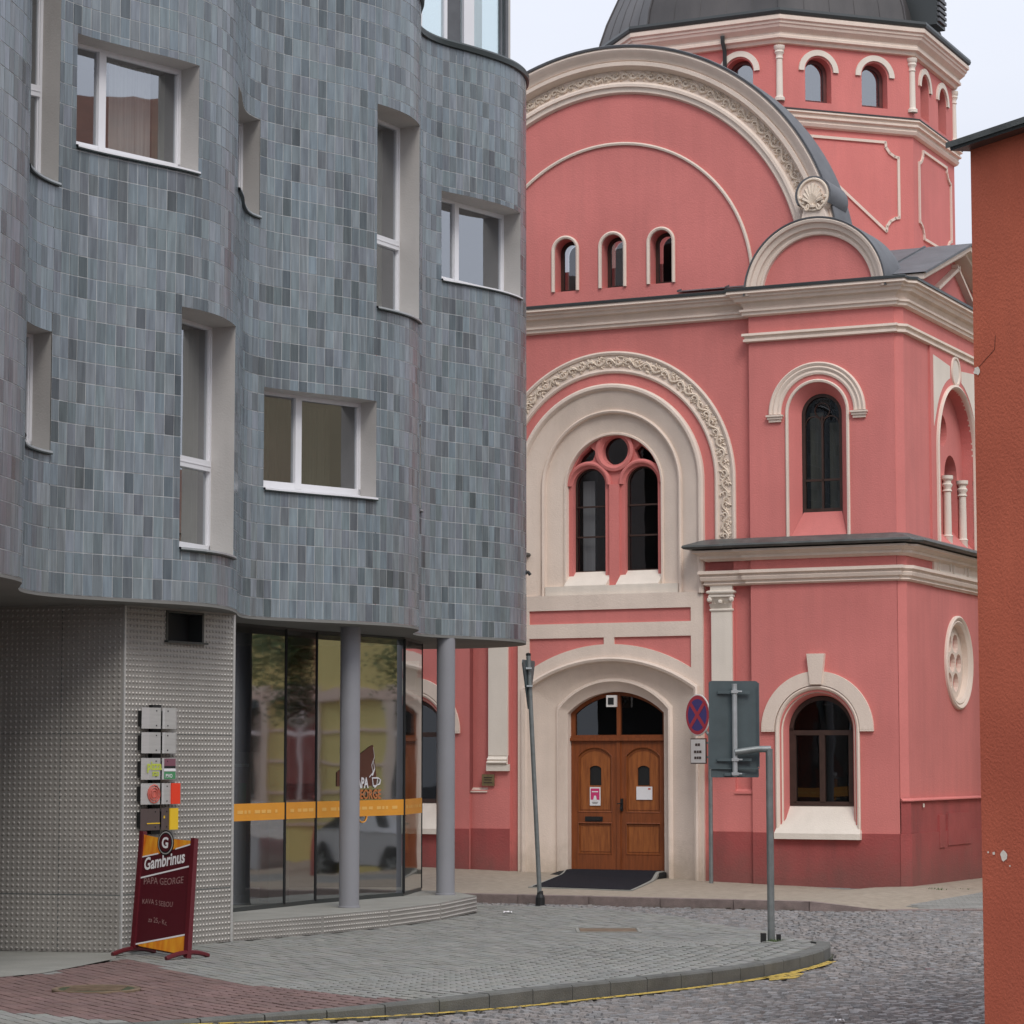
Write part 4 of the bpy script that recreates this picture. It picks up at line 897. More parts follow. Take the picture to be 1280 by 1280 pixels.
if patch: mb.build('grey_pavers', 'paver', far_walk, kind='stuff', tone=True)
cin = offs(CKP, .14)
fk = empty('far_kerb', (0, 0, 0)); fk['kind'] = 'structure'
kerbrun(CKP, cin, lambda i: ckh(CKP[i])+.004, fk, 'granite_kerb')
# the doormat lies on the far pavement
doormat.location = (0, 0, 0); doormat.rotation_euler = (0, 0, 0)
def mat_row(t, e):      # t = 0 at the door, 1 at the kerb end; e = inset from the edges
    y = .36 - e - (3.62 - 2*e)*t; sh = 1.02*max(0, t-.05)/.95; x0, x1 = AX-.75+sh+e, AX+.75+sh*1.0-e
    def zz(x):
        p = in_church(x, y, 0); g = czh(p.x, p.y) if y < 0 else 0; r = .188 + (.05-.188)*min(1, max(0, (.05-y)/.95)) if y > -.9 else 0
        return Vector((p.x, p.y, max(g, r)))
    return [zz(x0 + (x1-x0)*k/6) for k in range(7)]
cen = in_church(AX+.4, -1.4, 0); cen.z = czh(cen.x, cen.y); doormat.location = cen
for nm, e, up, m in (('edge_frame', 0, .014, 'concrete'), ('rubber_field', .045, .022, 'mat_black')):
    rws = [mat_row(i/14, e) for i in range(15)]; mb = MB(); mb.grid([[tuple(p - cen + Vector((0, 0, up))) for p in r] for r in rws])
    rim = rws[0] + [r[-1] for r in rws[1:]] + rws[-1][::-1][1:] + [r[0] for r in rws[::-1][1:]]
    mb.grid([[tuple(p - cen + Vector((0, 0, up))) for p in rim], [tuple(p - cen + Vector((0, 0, -.03))) for p in rim]]); mb.build(nm, m, doormat)
# cobbled road
CKpoly = [tuple(p) for p in CKP] + [(14, 60), (-9, 60)]
cob = []
for j in range(0, 190):
    y0 = 16.2 + j*.104
    for i in range(-40, 90):
        x = i*.112 + (j % 2)*.056 + random.uniform(-.012, .012); y = y0 + .30*math.sin(x*1.7) + .12*math.sin(x*.6+j*.02) + random.uniform(-.012, .012)
        s = seen(x, y, 0, 130)
        if not s or x > 8 or inside((x, y), SW) or inside((x, y), CKpoly) or y > 37: continue
        if min(segdist((x, y), KP[k], KP[k+1])[0] for k in range(0, NK, 1)) < .06 or min(segdist((x, y), CKP[k], CKP[k+1])[0] for k in range(len(CKP)-1)) < .05: continue
        if x > 3.6 and y < 15: continue
        tn = random.gauss(1, .10); hue = random.uniform(-.04, .06); col = (tn*(1+hue), tn, tn*(1-hue*.7)); sz = random.uniform(.086, .104)
        zz = random.uniform(-.006, .006) + .03*noise.noise(Vector((x*.8, y*.8, 0)))*.4; ti = (random.uniform(-.003, .003), random.uniform(-.003, .003))
        a2 = math.atan2(.51*math.cos(x*1.7), 1)*.9 + random.gauss(0, .09)
        cob.append((1e4/y**3 * (1 if 0 < s[0] < 1228 and s[1] < 1282 else .01), lambda mb, x=x, y=y, sz=sz, zz=zz, col=col, ti=ti, a2=a2: piece(mb, (x, y), a2, sz, sz*.95, zz, .04, col, .016, ti, .007)))
lay(cob, road, 'cobble', 'cobble', 300)
# yellow no-parking line worn by traffic
def paintmat(name, col, lo, hi):
    m = mat(name, col, .8, .12, 12); t = m.node_tree; b = t.nodes['Principled BSDF']; n = t.nodes.new; l = t.links.new
    c = n('ShaderNodeTexCoord'); no = n('ShaderNodeTexNoise'); no.inputs['Scale'].default_value = 14; no.inputs['Detail'].default_value = 6; no.inputs['Roughness'].default_value = .7; l(c.outputs['Object'], no.inputs['Vector'])
    r = n('ShaderNodeMapRange'); r.inputs['From Min'].default_value = lo; r.inputs['From Max'].default_value = hi; l(no.outputs['Fac'], r.inputs[0]); l(r.outputs[0], b.inputs['Alpha'])
paintmat('yellow_paint', (.50, .34, .055), .41, .50)
mb = MB(); oo, oi = offs(KP, .115), offs(KP, .03)
for i in range(3, NK-1):
    k = .011; mb.quad((oo[i].x, oo[i].y, k), (oo[i+1].x, oo[i+1].y, k), (oi[i+1].x, oi[i+1].y, k), (oi[i].x, oi[i].y, k))
mb.build('yellow_line', 'yellow_paint', road)
mb = MB(); mb.add([(2.10, 21.78, .012), (2.36, 22.05, .012), (2.46, 22.5, .012), (2.34, 22.6, .012), (2.12, 22.1, .012)], [(0, 1, 2, 3, 4)]); mb.build('yellow_patch', 'yellow_paint', road)
def gutter_moss(P, d0, parent, seed):
    rnd = random.Random(seed); mb = MB(); Q = resample(P, .09)
    T = offs(Q, d0)
    for i in range(len(Q)-1):
        if rnd.random() < .45: continue
        wq = rnd.uniform(.008, .035); a, b = T[i], T[i+1]; nrm = Vector((-(b-a).y, (b-a).x)).normalized()*wq
        mb.add([(a.x, a.y, .008), (b.x, b.y, .008), (b.x+nrm.x, b.y+nrm.y, .009), (a.x+nrm.x*.6, a.y+nrm.y*.6, .009)], [(0, 1, 2, 3)])
    mb.build('gutter_moss', 'moss', parent, kind='stuff')
gutter_moss(KERB, .0, road, 3); gutter_moss([tuple(p) for p in CKP if p.x < 4.3], -.035, road, 4)
# small things on the ground
def disc(mb, c, r, z, n=28, ry=None): return mb.add([(c[0]+r*math.cos(2*PI*i/n), c[1]+(ry or r)*math.sin(2*PI*i/n), z) for i in range(n)], [tuple(range(n))])
mh = tag(empty('manhole_cover', (MH[0], MH[1], 0)), 'round sunken manhole cover in the red paving before the beer board', 'manhole cover')
mb = MB(); mb.lathe([(.30, -.02), (.30, .006), (.34, .010), (.35, .004), (.35, -.03)], (0, 0, 0), 32); mb.build('rim', 'rust', mh)
mb = MB(); disc(mb, (0, 0), .30, .0045); 
mb.build('cover', 'moss', mh)
mb = MB(); 
for i in range(6): mb.box(-.22, .22, -.21+i*.08, -.18+i*.08, .005, .010)
mb.build('rib', 'rust', mh, kind='stuff')
cv = tag(empty('utility_cover', (1.02, 28.3, hs(1.02, 28.3))), 'flat rusty brown cover plate in the grey pavement before the church door', 'utility cover')
MB().box(-.30, .30, -.30, .30, -.01, .006).build('plate', 'rust', cv); MB().box(-.34, .34, -.34, -.31, -.01, .009).box(-.34, .34, .31, .34, -.01, .009).box(-.34, -.31, -.31, .31, -.01, .009).box(.31, .34, -.31, .31, -.01, .009).build('rim', 'concrete', cv)
def litter(x, y, z, sx, sy, m, label):
    mb = MB(); n = 5; P = []
    for i in range(n+1):
        for j in range(3): P.append((x + sx*(i/n-.5), y + sy*(j/2-.5)*(1+.3*math.sin(i*2)), z + .006 + .018*abs(math.sin(i*1.9+j))))
    mb.add(P, [(i*3+j, i*3+j+1, (i+1)*3+j+1, (i+1)*3+j) for i in range(n) for j in range(2)]); o = mb.build('litter', m); tag(o, label, 'litter')
litter(-.05, 31.5, 0.0, .10, .16, 'print_white', 'white scrap of paper on the pavement beside the column plinth')
litter(3.58, 22.9, .0, .07, .08, 'maroon', 'dark red scrap on the cobbles at the right')
litter(2.26, 18.45, .0, .06, .05, 'print_white', 'white scrap on the cobbles at the bottom edge of the picture')
def moss_tuft(x, y, r, n, label, h=.05, z=0):
    mb = MB(); rnd = random.Random(int(x*100))
    for _ in range(n):
        a, d = rnd.uniform(0, 2*PI), r*rnd.random()**.6; px, py = x+d*math.cos(a), y+d*math.sin(a)*.8; t = rnd.uniform(0, PI); l = rnd.uniform(.4, 1)*h; wd = .012
        mb.add([(px-wd*math.cos(t), py-wd*math.sin(t), z), (px+wd*math.cos(t), py+wd*math.sin(t), z), (px+rnd.uniform(-.5, .5)*l, py+rnd.uniform(-.5, .5)*l, z+l)], [(0, 1, 2)])
    o = mb.build('weeds', 'leaf', kind='stuff'); o['label'] = label
moss_tuft(2.50, 25.3, .11, 120, 'low weeds at the foot of the big sign post', .06, .06)
moss_tuft(5.75, 36.1, .13, 160, 'low weeds at the right corner of the church', .09, .0)
moss_tuft(6.1, 36.6, .2, 120, 'thin weeds along the church side wall', .06, .0)

# ================================================================== THE GREY TILED BUILDING
CP = [(-5.6,13.2),(-5.3,13.9),(-4.75,14.5),(-4.45,15.2),(-4.5,16.0),(-4.75,16.9),(-5.05,17.7),(-5.15,18.3),(-5.0,18.9),(-4.65,19.5),(-4.3,20.3),(-4.14,21.1),(-4.07,21.8),(-4.16,22.3),(-4.27,22.8),(-4.30,23.25),(-4.2,23.72),(-3.95,24.15),(-3.55,24.6),(-3.15,25.03),(-2.9,25.45),(-2.79,25.95),(-2.77,26.5),(-2.80,26.95),(-2.78,27.4),(-2.6,27.77),(-2.2,28.17),(-1.75,28.57),(-1.4,28.98),(-1.16,29.42),(-1.06,29.95),(-1.11,30.45),(-1.16,30.9),(-1.1,31.35),(-.9,31.75),(-.52,32.15),(-.15,32.6),(.08,33.05),(.18,33.55),(.12,34.1),(-.15,34.6),(-.6,34.95),(-1.2,35.1),(-2.2,35.1)]
CV = []
for i in range(1, len(CP)-2):
    p0, p1, p2, p3 = (Vector(p) for p in CP[i-1:i+3])
    for k in range(8):
        t = k/8; CV.append(.5*((2*p1)+(p2-p0)*t+(2*p0-5*p1+4*p2-p3)*t*t+(3*p1-p0-3*p2+p3)*t**3))
CV.append(Vector(CP[-2]))
CS = [0.]
for i in range(1, len(CV)): CS.append(CS[-1] + (CV[i]-CV[i-1]).length)
def cpt(s):
    s = max(0, min(CS[-1]-1e-6, s)); lo, hi = 0, len(CS)-1
    while hi-lo > 1:
        m = (lo+hi)//2
        if CS[m] <= s: lo = m
        else: hi = m
    t = (s-CS[lo])/(CS[hi]-CS[lo]); return CV[lo].lerp(CV[hi], t)
def cnr(s):
    d = (cpt(s+.03)-cpt(s-.03)).normalized(); return Vector((d.y, -d.x))
ZS, ZT = 3.30, 10.60
WIN = [  # s0, s1, z0, z1, kind
    (9.72, 10.56, 7.05, 9.35, 'tall'), (10.80, 12.33, 7.46, 8.53, 'wide'), (13.42, 14.86, 7.54, 8.60, 'narrow'),
    (16.56, 17.70, 6.78, 9.08, 'tall'), (19.69, 21.36, 7.63, 8.74, 'wide'), (9.55, 10.49, 4.57, 5.68, 'narrow'),
    (12.12, 13.38, 3.80, 6.13, 'tall'), (14.97, 16.57, 4.65, 5.74, 'wide'), (18.25, 19.21, 4.76, 5.80, 'narrow')]
grey = tag(empty('tiled_building', (0, 0, 0)), 'modern building with a wavy upper front of blue grey tiles over a glazed ground floor', 'building')
def cut(r, holes):
    R = [r]
    for h in holes:
        N_ = []
        for a in R:
            if a[1] <= h[0] or a[0] >= h[1] or a[3] <= h[2] or a[2] >= h[3]: N_.append(a); continue
            if a[0] < h[0]: N_.append((a[0], h[0], a[2], a[3]))
            if a[1] > h[1]: N_.append((h[1], a[1], a[2], a[3]))
            x0, x1 = max(a[0], h[0]), min(a[1], h[1])
            if a[2] < h[2]: N_.append((x0, x1, a[2], h[2]))
            if a[3] > h[3]: N_.append((x0, x1, h[3], a[3]))
        R = N_
    return [q for q in R if q[1]-q[0] > .012 and q[3]-q[2] > .012]
TW = .118; NT = int(CS[-1]/TW); TH = (ZT-.03-ZS)/37
S_START = 3.0
back = MB(); tiles = []
for i in range(int(S_START/TW), NT):
    s0, s1 = i*TW, (i+1)*TW
    for q in cut((s0, s1, ZS, ZT), WIN):
        a, b = cpt(q[0]), cpt(q[1]); back.quad((a.x, a.y, q[2]), (b.x, b.y, q[2]), (b.x, b.y, q[3]), (a.x, a.y, q[3]))
    for r in range(37):
        z0 = ZS + r*TH
        for q in cut((s0+.0035, s1-.0035, z0+.004, z0+TH-.004), WIN):
            a, b = cpt(q[0]), cpt(q[1]); n = cnr((q[0]+q[1])/2); pr = .0034 + random.uniform(-.0009, .0009); tl = random.gauss(0, .0008)
            n0 = n*(pr+tl); n1 = n*(pr-tl)
            u = random.random(); tn = random.gauss(1.06, .085) if u > .12 + .5*max(0, noise.noise(Vector((i*.21, r*.27, 7)))) + .2*max(0, noise.noise(Vector((i*.05, r*.07, 1)))) else random.uniform(.56, .84)
            if noise.noise(Vector((i*.13, r*.13, 3))) > .12 and random.random() < .45: tn *= .74
            g = random.uniform(-.05, .07); tone = (tn*(1+g), tn*(1-abs(g)*.2), tn*(1+random.uniform(-.03, .05)))
            def fn(mb, a=a, b=b, n0=n0, n1=n1, q=q, tone=tone):
                mb.add([(a.x, a.y, q[2]), (b.x, b.y, q[2]), (b.x, b.y, q[3]), (a.x, a.y, q[3]), (a.x+n0.x, a.y+n0.y, q[2]), (b.x+n1.x, b.y+n1.y, q[2]), (b.x+n1.x, b.y+n1.y, q[3]), (a.x+n0.x, a.y+n0.y, q[3])],
                    [(4, 5, 6, 7), (0, 1, 5, 4), (1, 2, 6, 5), (2, 3, 7, 6), (3, 0, 4, 7)], tone)
            m = (a+b)/2; view = Vector((m.x, m.y)).normalized(); face = max(0, -view.dot(n)); sn = seen(m.x, m.y, z0, 0)
            rank = face*(q[1]-q[0])*(q[3]-q[2])/m.y**2 if (sn and 0 < sn[0] < 1280 and 5 < sn[1] < 1280) else 0
            tiles.append((rank, fn))
tw = empty('tile_cladding', (0, 0, 0), 0, grey)
lay(tiles, tw, 'tile', 'tile', 300)
back.build('wall', 'grout', grey)
# soffit and roof slabs, coping
poly = [p for p, s in zip(CV, CS) if s > S_START] + [Vector((-3.5, 35.0)), Vector((-10, 31)), Vector((-10, 14))]
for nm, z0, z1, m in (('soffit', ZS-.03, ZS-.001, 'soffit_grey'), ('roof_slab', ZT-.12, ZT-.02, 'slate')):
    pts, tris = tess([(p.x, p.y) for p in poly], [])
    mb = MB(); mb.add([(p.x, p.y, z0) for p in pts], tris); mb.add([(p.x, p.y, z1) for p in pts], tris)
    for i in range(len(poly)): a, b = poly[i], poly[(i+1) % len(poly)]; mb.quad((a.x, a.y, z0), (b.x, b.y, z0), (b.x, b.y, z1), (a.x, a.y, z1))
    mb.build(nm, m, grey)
mb = MB(); rws = []
for o, z in ((-.25, ZT+.03), (.03, ZT+.045), (.045, ZT+.02), (.04, ZT-.04), (.012, ZT-.045), (-.02, ZT-.03)):
    rws.append([tuple(cpt(S_START + (CS[-1]-S_START)*k/400) + cnr(S_START + (CS[-1]-S_START)*k/400)*o) + (z,) for k in range(401)])
mb.grid(rws); mb.build('coping', 'coping', grey, smooth=True)
mb = MB(); mb.box(-10, -4.9, 31.0, 35.0, ZS, ZT-.1); mb.quad((-10, 14, ZS), (-10, 31, ZS), (-10, 31, ZT), (-10, 14, ZT)); mb.quad((-3.5, 35, ZS), (-2.2, 35.1, ZS), (-2.2, 35.1, ZT), (-3.5, 35, ZT)); mb.quad((-3.5, 35, ZS), (-10, 31, ZS), (-10, 31, ZT), (-3.5, 35, ZT)); mb.build('rear_wall', 'plaster_grey', grey)
DEF = Vector((.66, .751))
for wi, (s0, s1, z0, z1, kind) in enumerate(WIN):
    A, B = cpt(s0), cpt(s1)
    wd = (B-A).normalized() if kind != 'narrow' and s0 > 10 else DEF.copy()
    if wi in (3, 6): t_ = math.radians(28 if wi == 3 else 22); wd = Vector((math.sin(t_), math.cos(t_)))
    n = Vector((wd.y, -wd.x)); dep = .26
    wo = empty('window', (0, 0, 0), 0, grey)
    K = 14; outp = [cpt(s0 + (s1-s0)*k/K) for k in range(K+1)]
    inp = [p - n*((p-B).dot(n) + dep) for p in outp]
    # reveal: head, cill and both jambs
    mb = MB()
    for z in (z0, z1): mb.grid([[(p.x, p.y, z) for p in outp], [(p.x, p.y, z) for p in inp]])
    for k in (0, K): mb.quad((outp[k].x, outp[k].y, z0), (inp[k].x, inp[k].y, z0), (inp[k].x, inp[k].y, z1), (outp[k].x, outp[k].y, z1))
    e = B + cnr(s1)*.0
    mb.build('reveal', 'plaster_grey', wo)
    mb = MB(); rr = []
    for o, z in ((.036, z0-.004), (.036, z0-.018), (.0, z0-.018)):
        rr.append([tuple(p + cnr(s0 + (s1-s0)*k/K)*o) + (z,) for k, p in enumerate(outp)])
    mb.grid(rr); mb.build('window_sill', 'coping' if kind != 'wide' else 'coping', wo)
    mb = MB(); mb.grid([[(p.x, p.y, z0+.031) for p in inp], [tuple(p + cnr(s0 + (s1-s0)*k/K)*.018) + (z0+.019,) for k, p in enumerate(outp)], [tuple(p + cnr(s0 + (s1-s0)*k/K)*.034) + (z0+.014,) for k, p in enumerate(outp)], [tuple(p + cnr(s0 + (s1-s0)*k/K)*.035) + (z0-.006,) for k, p in enumerate(outp)]]); mb.build('sill_sheet', 'white_frame' if kind == 'wide' else 'steel_light', wo)
    # frame in the window plane
    a2, b2 = inp[0], inp[-1]; W_ = (b2-a2).dot(wd)
    if W_ < .05: a2 = b2 - wd*.55; W_ = .55
    def FP(t, o, z): p = a2 + wd*t - n*o; return (p.x, p.y, z)
    def bar(mb, t0, t1, za, zb, o0=0., o1=.06): 
        mb.add([FP(t0, o0, za), FP(t1, o0, za), FP(t1, o1, za), FP(t0, o1, za), FP(t0, o0, zb), FP(t1, o0, zb), FP(t1, o1, zb), FP(t0, o1, zb)], BF)
    g = .03; mb = MB()
    bar(mb, 0, W_, z0+.03, z0+.09+g*1.3); bar(mb, 0, W_, z1-g, z1); bar(mb, 0, g, z0+.03+g*1.3, z1-g); bar(mb, W_-g, W_, z0+.03+g*1.3, z1-g)
    if kind == 'wide':
        t = W_-(.9 if wi == 7 else 1.0); bar(mb, t-.042, t+.042, z0+.03+g*1.3, z1-g, -.004, .055)
        x0_, x1_ = t+.042, W_-g
        for za, zb in ((z0+.03+g*1.3, z0+.045+g*1.3), (z1-g-.015, z1-g)): bar(mb, x0_, x1_, za, zb, .01, .05)
        for ta, tb in ((x0_, x0_+.014), (x1_-.014, x1_)): bar(mb, ta, tb, z0+.06+g*1.3, z1-g-.03, .01, .05)
    if kind == 'tall':
        zt_ = z0 + (z1-z0)*.395; bar(mb, g, W_-g, zt_-.05, zt_+.055, -.012, .05); bar(mb, g, W_-g, zt_-.005, zt_+.005, -.018, -.01)
    if kind != 'wide' :
        bar(mb, W_-g-.012, W_-g, z0+.1, z1-g, .015, .045)
    mb.build('window_frame', 'white_frame', wo)
    mb = MB(); mb.quad(FP(.02, .035, z0+.05), FP(W_-.02, .035, z0+.05), FP(W_-.02, .035, z1-.02), FP(.02, .035, z1-.02)); mb.build('pane', 'glass', wo)
    # room behind
    mb = MB(); c = [FP(-.2, .09, z0-.2), FP(W_+.4, .09, z0-.2), FP(W_+.4, 1.6, z0-.2), FP(-.2, 1.6, z0-.2)]; d = [(p[0], p[1], z1+.3) for p in c]
    mb.add(c+d, [(0, 1, 2, 3), (4, 5, 6, 7), (1, 2, 6, 5), (2, 3, 7, 6), (3, 0, 4, 7)]); mb.build('room', 'room_wall' if wi in (1, 7) else 'dark_interior', wo)
    def curtain_or_sheen(t0, t1, m, o=.22, zlo=z0+.06, zhi=z1-.02):
        mb = MB(); nn = max(6, int((t1-t0)/.03)); q = [FP(t0+(t1-t0)*i/nn, o + .022*math.sin(i*1.7), 0) for i in range(nn+1)]
        mb.grid([[(p[0], p[1], zlo) for p in q], [(p[0], p[1], zhi) for p in q]]); mb.build('curtain_or_sheen', m, wo, smooth=True)
    if wi == 1: curtain_or_sheen(W_*.52, W_*.86, 'curtain_or_sheen'); curtain_or_sheen(W_*.88, W_-.03, 'curtain_olive')
    if wi == 3: curtain_or_sheen(W_*.05, W_*.42, 'curtain_or_sheen', .10); curtain_or_sheen(W_*.44, W_*.95, 'curtain_olive')  # pale left strip stands in for sky reflected in the pane
    if wi == 4: pass
    if wi == 6: curtain_or_sheen(W_*.05, W_*.62, 'curtain_or_sheen', .10); curtain_or_sheen(W_*.72, W_*.97, 'curtain_olive', .15)  # left strip is reflected sky put in as pale colour; olive one is cloth
    if wi == 7: curtain_or_sheen(.03, W_-.92, 'curtain_brown', .12); curtain_or_sheen(W_*.45, W_*.98, 'curtain_olive', .5)
    if wi == 0: curtain_or_sheen(W_*.1, W_*.9, 'curtain_olive')
# black overflow spouts on the tile edge
for s, z in ((9.62, 4.66), (18.9, 4.78), (21.75, 4.18)):
    p = cpt(s); n = cnr(s)
    if s == 9.62: p = cpt(9.9); n = Vector((.2, -1)).normalized(); p = p + Vector((-.02, 0))
    o = empty('drain_spout', (p.x, p.y, z)); tag(o, {9.62: 'small black drain spout below the leftmost narrow window of the tiled front', 18.9: 'small black drain spout at the fold between the two right bays of the tiled front', 21.75: 'small black drain spout at the rounded right end of the tiled front'}[s], 'drain spout', 'drain spouts on the tiled front')
    MB().tube([(-n.x*.02, -n.y*.02, 0), (n.x*.03, n.y*.03, 0), (n.x*.055, n.y*.055, -.035)], .022, 8).build('spout', 'black', o, smooth=True); MB().tube([(-n.x*.01, -n.y*.01, 0), (n.x*.012, n.y*.012, 0)], .032, 8).build('flange', 'black', o)
# glazed penthouse behind the coping
ph = empty('penthouse', (0, 0, 0), 0, grey)
q0, q1 = Vector((-2.35, 31.8)), Vector((-.03, 33.1)); dd = (q1-q0); LL = dd.length; dd.normalize(); nn = Vector((dd.y, -dd.x))
def PH(t, o, z): p = q0 + dd*t - nn*o; return (p.x, p.y, z)
def pbar(mb, t0, t1, o0, o1, z0=ZT-.1, z1=13.4): return mb.add([PH(t0, o0, z0), PH(t1, o0, z0), PH(t1, o1, z0), PH(t0, o1, z0), PH(t0, o0, z1), PH(t1, o0, z1), PH(t1, o1, z1), PH(t0, o1, z1)], BF)
mb = MB(); edges = [0, .62*LL, .80*LL, LL]
for t in (.505, .64): pbar(mb, t*LL, t*LL+.045, -.02, .06)
pbar(mb, LL*.745, LL*.80, -.03, .07); mb.build('mullion', 'white_frame', ph)
mb = MB(); pbar(mb, LL*.66, LL*.735, .02, .1); pbar(mb, LL-.07, LL-.03, -.02, .07); pbar(mb, LL-.14, LL-.12, -.02, .05); mb.build('dark_post', 'slate', ph)
mb = MB(); pbar(mb, LL-.03, LL, -.02, .07); mb.build('corner_post', 'plaster_grey', ph)
mb = MB(); pbar(mb, 0, LL-.02, .025, .035); mb.quad(PH(LL-.01, .02, ZT-.1), PH(LL-.01, 3, ZT-.1), PH(LL-.01, 3, 13.4), PH(LL-.01, .02, 13.4)); mb.build('pane', 'penthouse_glass', ph)
mb = MB(); pbar(mb, LL*.81, LL*.90, .25, .26); mb.build('curtain_or_sheen', 'curtain_or_sheen', ph)
mb = MB(); pbar(mb, -1, LL+.3, -.3, 4, 13.4, 13.6); mb.build('penthouse_roof', 'slate', ph)
# --- ground floor: metal clad block ---------------------------------------------------------------
def dotwall(P0, P1, z0, z1, parent, step=.0535, skip=(), name='metal_wall', nrm=None, rows_from=None):
    P0, P1 = Vector(P0), Vector(P1); d = (P1-P0); Ln = d.length; d.normalize(); n = Vector((d.y, -d.x))
    mb = MB()
    for q in cut((0, Ln, z0, z1), skip):
        a, b = P0+d*q[0], P0+d*q[1]; mb.quad((a.x, a.y, q[2]), (b.x, b.y, q[2]), (b.x, b.y, q[3]), (a.x, a.y, q[3]))
    o = mb.build(name, 'metal_panel', parent)
    mb = MB(); nx, nz = int(Ln/step), int((z1-z0)/step); ox = (Ln-nx*step)/2
    for i in range(nx):
        for j in range(nz):
            t = ox + (i+.5)*step; z = z0 + (j+.5)*step
            if any(h[0]-.02 < t < h[1]+.02 and h[2]-.02 < z < h[3]+.02 for h in skip): continue
            p = P0 + d*t; r = step*.33; V = [(p.x+n.x*.0115, p.y+n.y*.0115, z)]; k = 6
            for ri, rr, oo in ((1, r*.55, .009), (2, r, .0)):
                for m in range(k): a = 2*PI*m/k; q = p + d*(rr*math.cos(a)) + n*(oo+.0015); V.append((q.x, q.y, z + rr*math.sin(a)))
            mb.add(V, [(0, 1+m, 1+(m+1) % k) for m in range(k)] + [(1+m, 1+k+m, 1+k+(m+1) % k, 1+(m+1) % k) for m in range(k)])
    mb.build('stud', 'metal_panel', o, kind='stuff', smooth=True)
    return o, (P0, d, n)
block = empty('metal_block', (0, 0, 0), 0, grey)
mb = MB(); mb.box(-10, -5.15, 14, 23.0, 0, ZS-.03); mb.box(-10, -8.1, 23.0, 26.4, 0, ZS-.03); mb.build('light_block_wall', 'plaster_grey', grey)  # unseen wall, added to block light from the left off the metal block
vent = (.66, 1.26, 2.955, 3.25)
wl, fr1 = dotwall((-8.2, 26.3), MET0, 0, ZS-.03, block)
wr, fr2 = dotwall(MET0, MET1, 0, ZS-.03, block, skip=[vent])
P0, d, n = fr2
def WP(t, o, z): p = P0 + d*t + n*o; return (p.x, p.y, z)
mb = MB(); 
for t0, t1, z0, z1 in ((vent[0]-.01, vent[0]+.02, vent[2], vent[3]), (vent[1]-.02, vent[1]+.01, vent[2], vent[3]), (vent[0], vent[1], vent[3]-.02, vent[3])): mb.add([WP(t0, -.2, z0), WP(t1, -.2, z0), WP(t1, .01, z0), WP(t0, .01, z0), WP(t0, -.2, z1), WP(t1, -.2, z1), WP(t1, .01, z1), WP(t0, .01, z1)], BF)
mb.add([WP(vent[0]-.03, -.2, vent[2]), WP(vent[1]+.03, -.2, vent[2]), WP(vent[1]+.03, .05, vent[2]-.02), WP(vent[0]-.03, .05, vent[2]-.02), WP(vent[0]-.03, -.2, vent[2]+.02), WP(vent[1]+.03, -.2, vent[2]+.02), WP(vent[1]+.03, .05, vent[2]), WP(vent[0]-.03, .05, vent[2])], BF)
mb.build('vent_frame', 'gutter', block); mb = MB(); mb.quad(WP(vent[0], -.15, vent[2]), WP(vent[1], -.15, vent[2]), WP(vent[1], -.15, vent[3]), WP(vent[0], -.15, vent[3])); mb.build('vent_back', 'black', block)
mb = MB(); Lw = (Vector(MET1)-Vector(MET0)).length
for t in (): mb.add([WP(t-.003, 0, 0), WP(t+.003, 0, 0), WP(t+.003, .004, 0), WP(t-.003, .004, 0), WP(t-.003, 0, 3.2), WP(t+.003, 0, 3.2), WP(t+.003, .004, 3.2), WP(t-.003, .004, 3.2)], BF)
mb.add([WP(-.006, -.004, 0), WP(.02, -.004, 0), WP(.02, .012, 0), WP(-.006, .012, 0), WP(-.006, -.004, 3.26), WP(.02, -.004, 3.26), WP(.02, .012, 3.26), WP(-.006, .012, 3.26)], BF); mb.build('edge_trim', 'brushed', block); mb = MB()
mb.add([WP(Lw-.03, -.1, 0), WP(Lw+.006, -.1, 0), WP(Lw+.006, .012, 0), WP(Lw-.03, .012, 0), WP(Lw-.03, -.1, 3.26), WP(Lw+.006, -.1, 3.26), WP(Lw+.006, .012, 3.26), WP(Lw-.03, .012, 3.26)], BF)
mb.build('edge_trim', 'brushed', block)
mb = MB()
for (Pq, dq, nq), ts, Lq in ((fr1, (.9, 2.0, 3.1, 4.05), (Vector(MET0)-Vector((-8.2, 26.3))).length), (fr2, (), Lw)):
    def SQ(t, o, z): p = Pq + dq*t + nq*o; return (p.x, p.y, z)
    for t in ts: mb.add([SQ(t-.003, -.01, 0), SQ(t+.003, -.01, 0), SQ(t+.003, .002, 0), SQ(t-.003, .002, 0), SQ(t-.003, -.01, 3.25), SQ(t+.003, -.01, 3.25), SQ(t+.003, .002, 3.25), SQ(t-.003, .002, 3.25)], BF)
    for z in (.535, 2.05): mb.add([SQ(.0, -.01, z-.003), SQ(Lq, -.01, z-.003), SQ(Lq, .002, z-.003), SQ(.0, .002, z-.003), SQ(.0, -.01, z+.003), SQ(Lq, -.01, z+.003), SQ(Lq, .002, z+.003), SQ(.0, .002, z+.003)], BF)
mb.build('panel_joint', 'sign_back', block, kind='stuff')
mb = MB(); e1 = Vector(MET1); mb.quad((e1.x, e1.y, 0), (e1.x-2.2, e1.y+1.3, 0), (e1.x-2.2, e1.y+1.3, ZS), (e1.x, e1.y, ZS)); mb.build('return_wall', 'metal_panel', block)
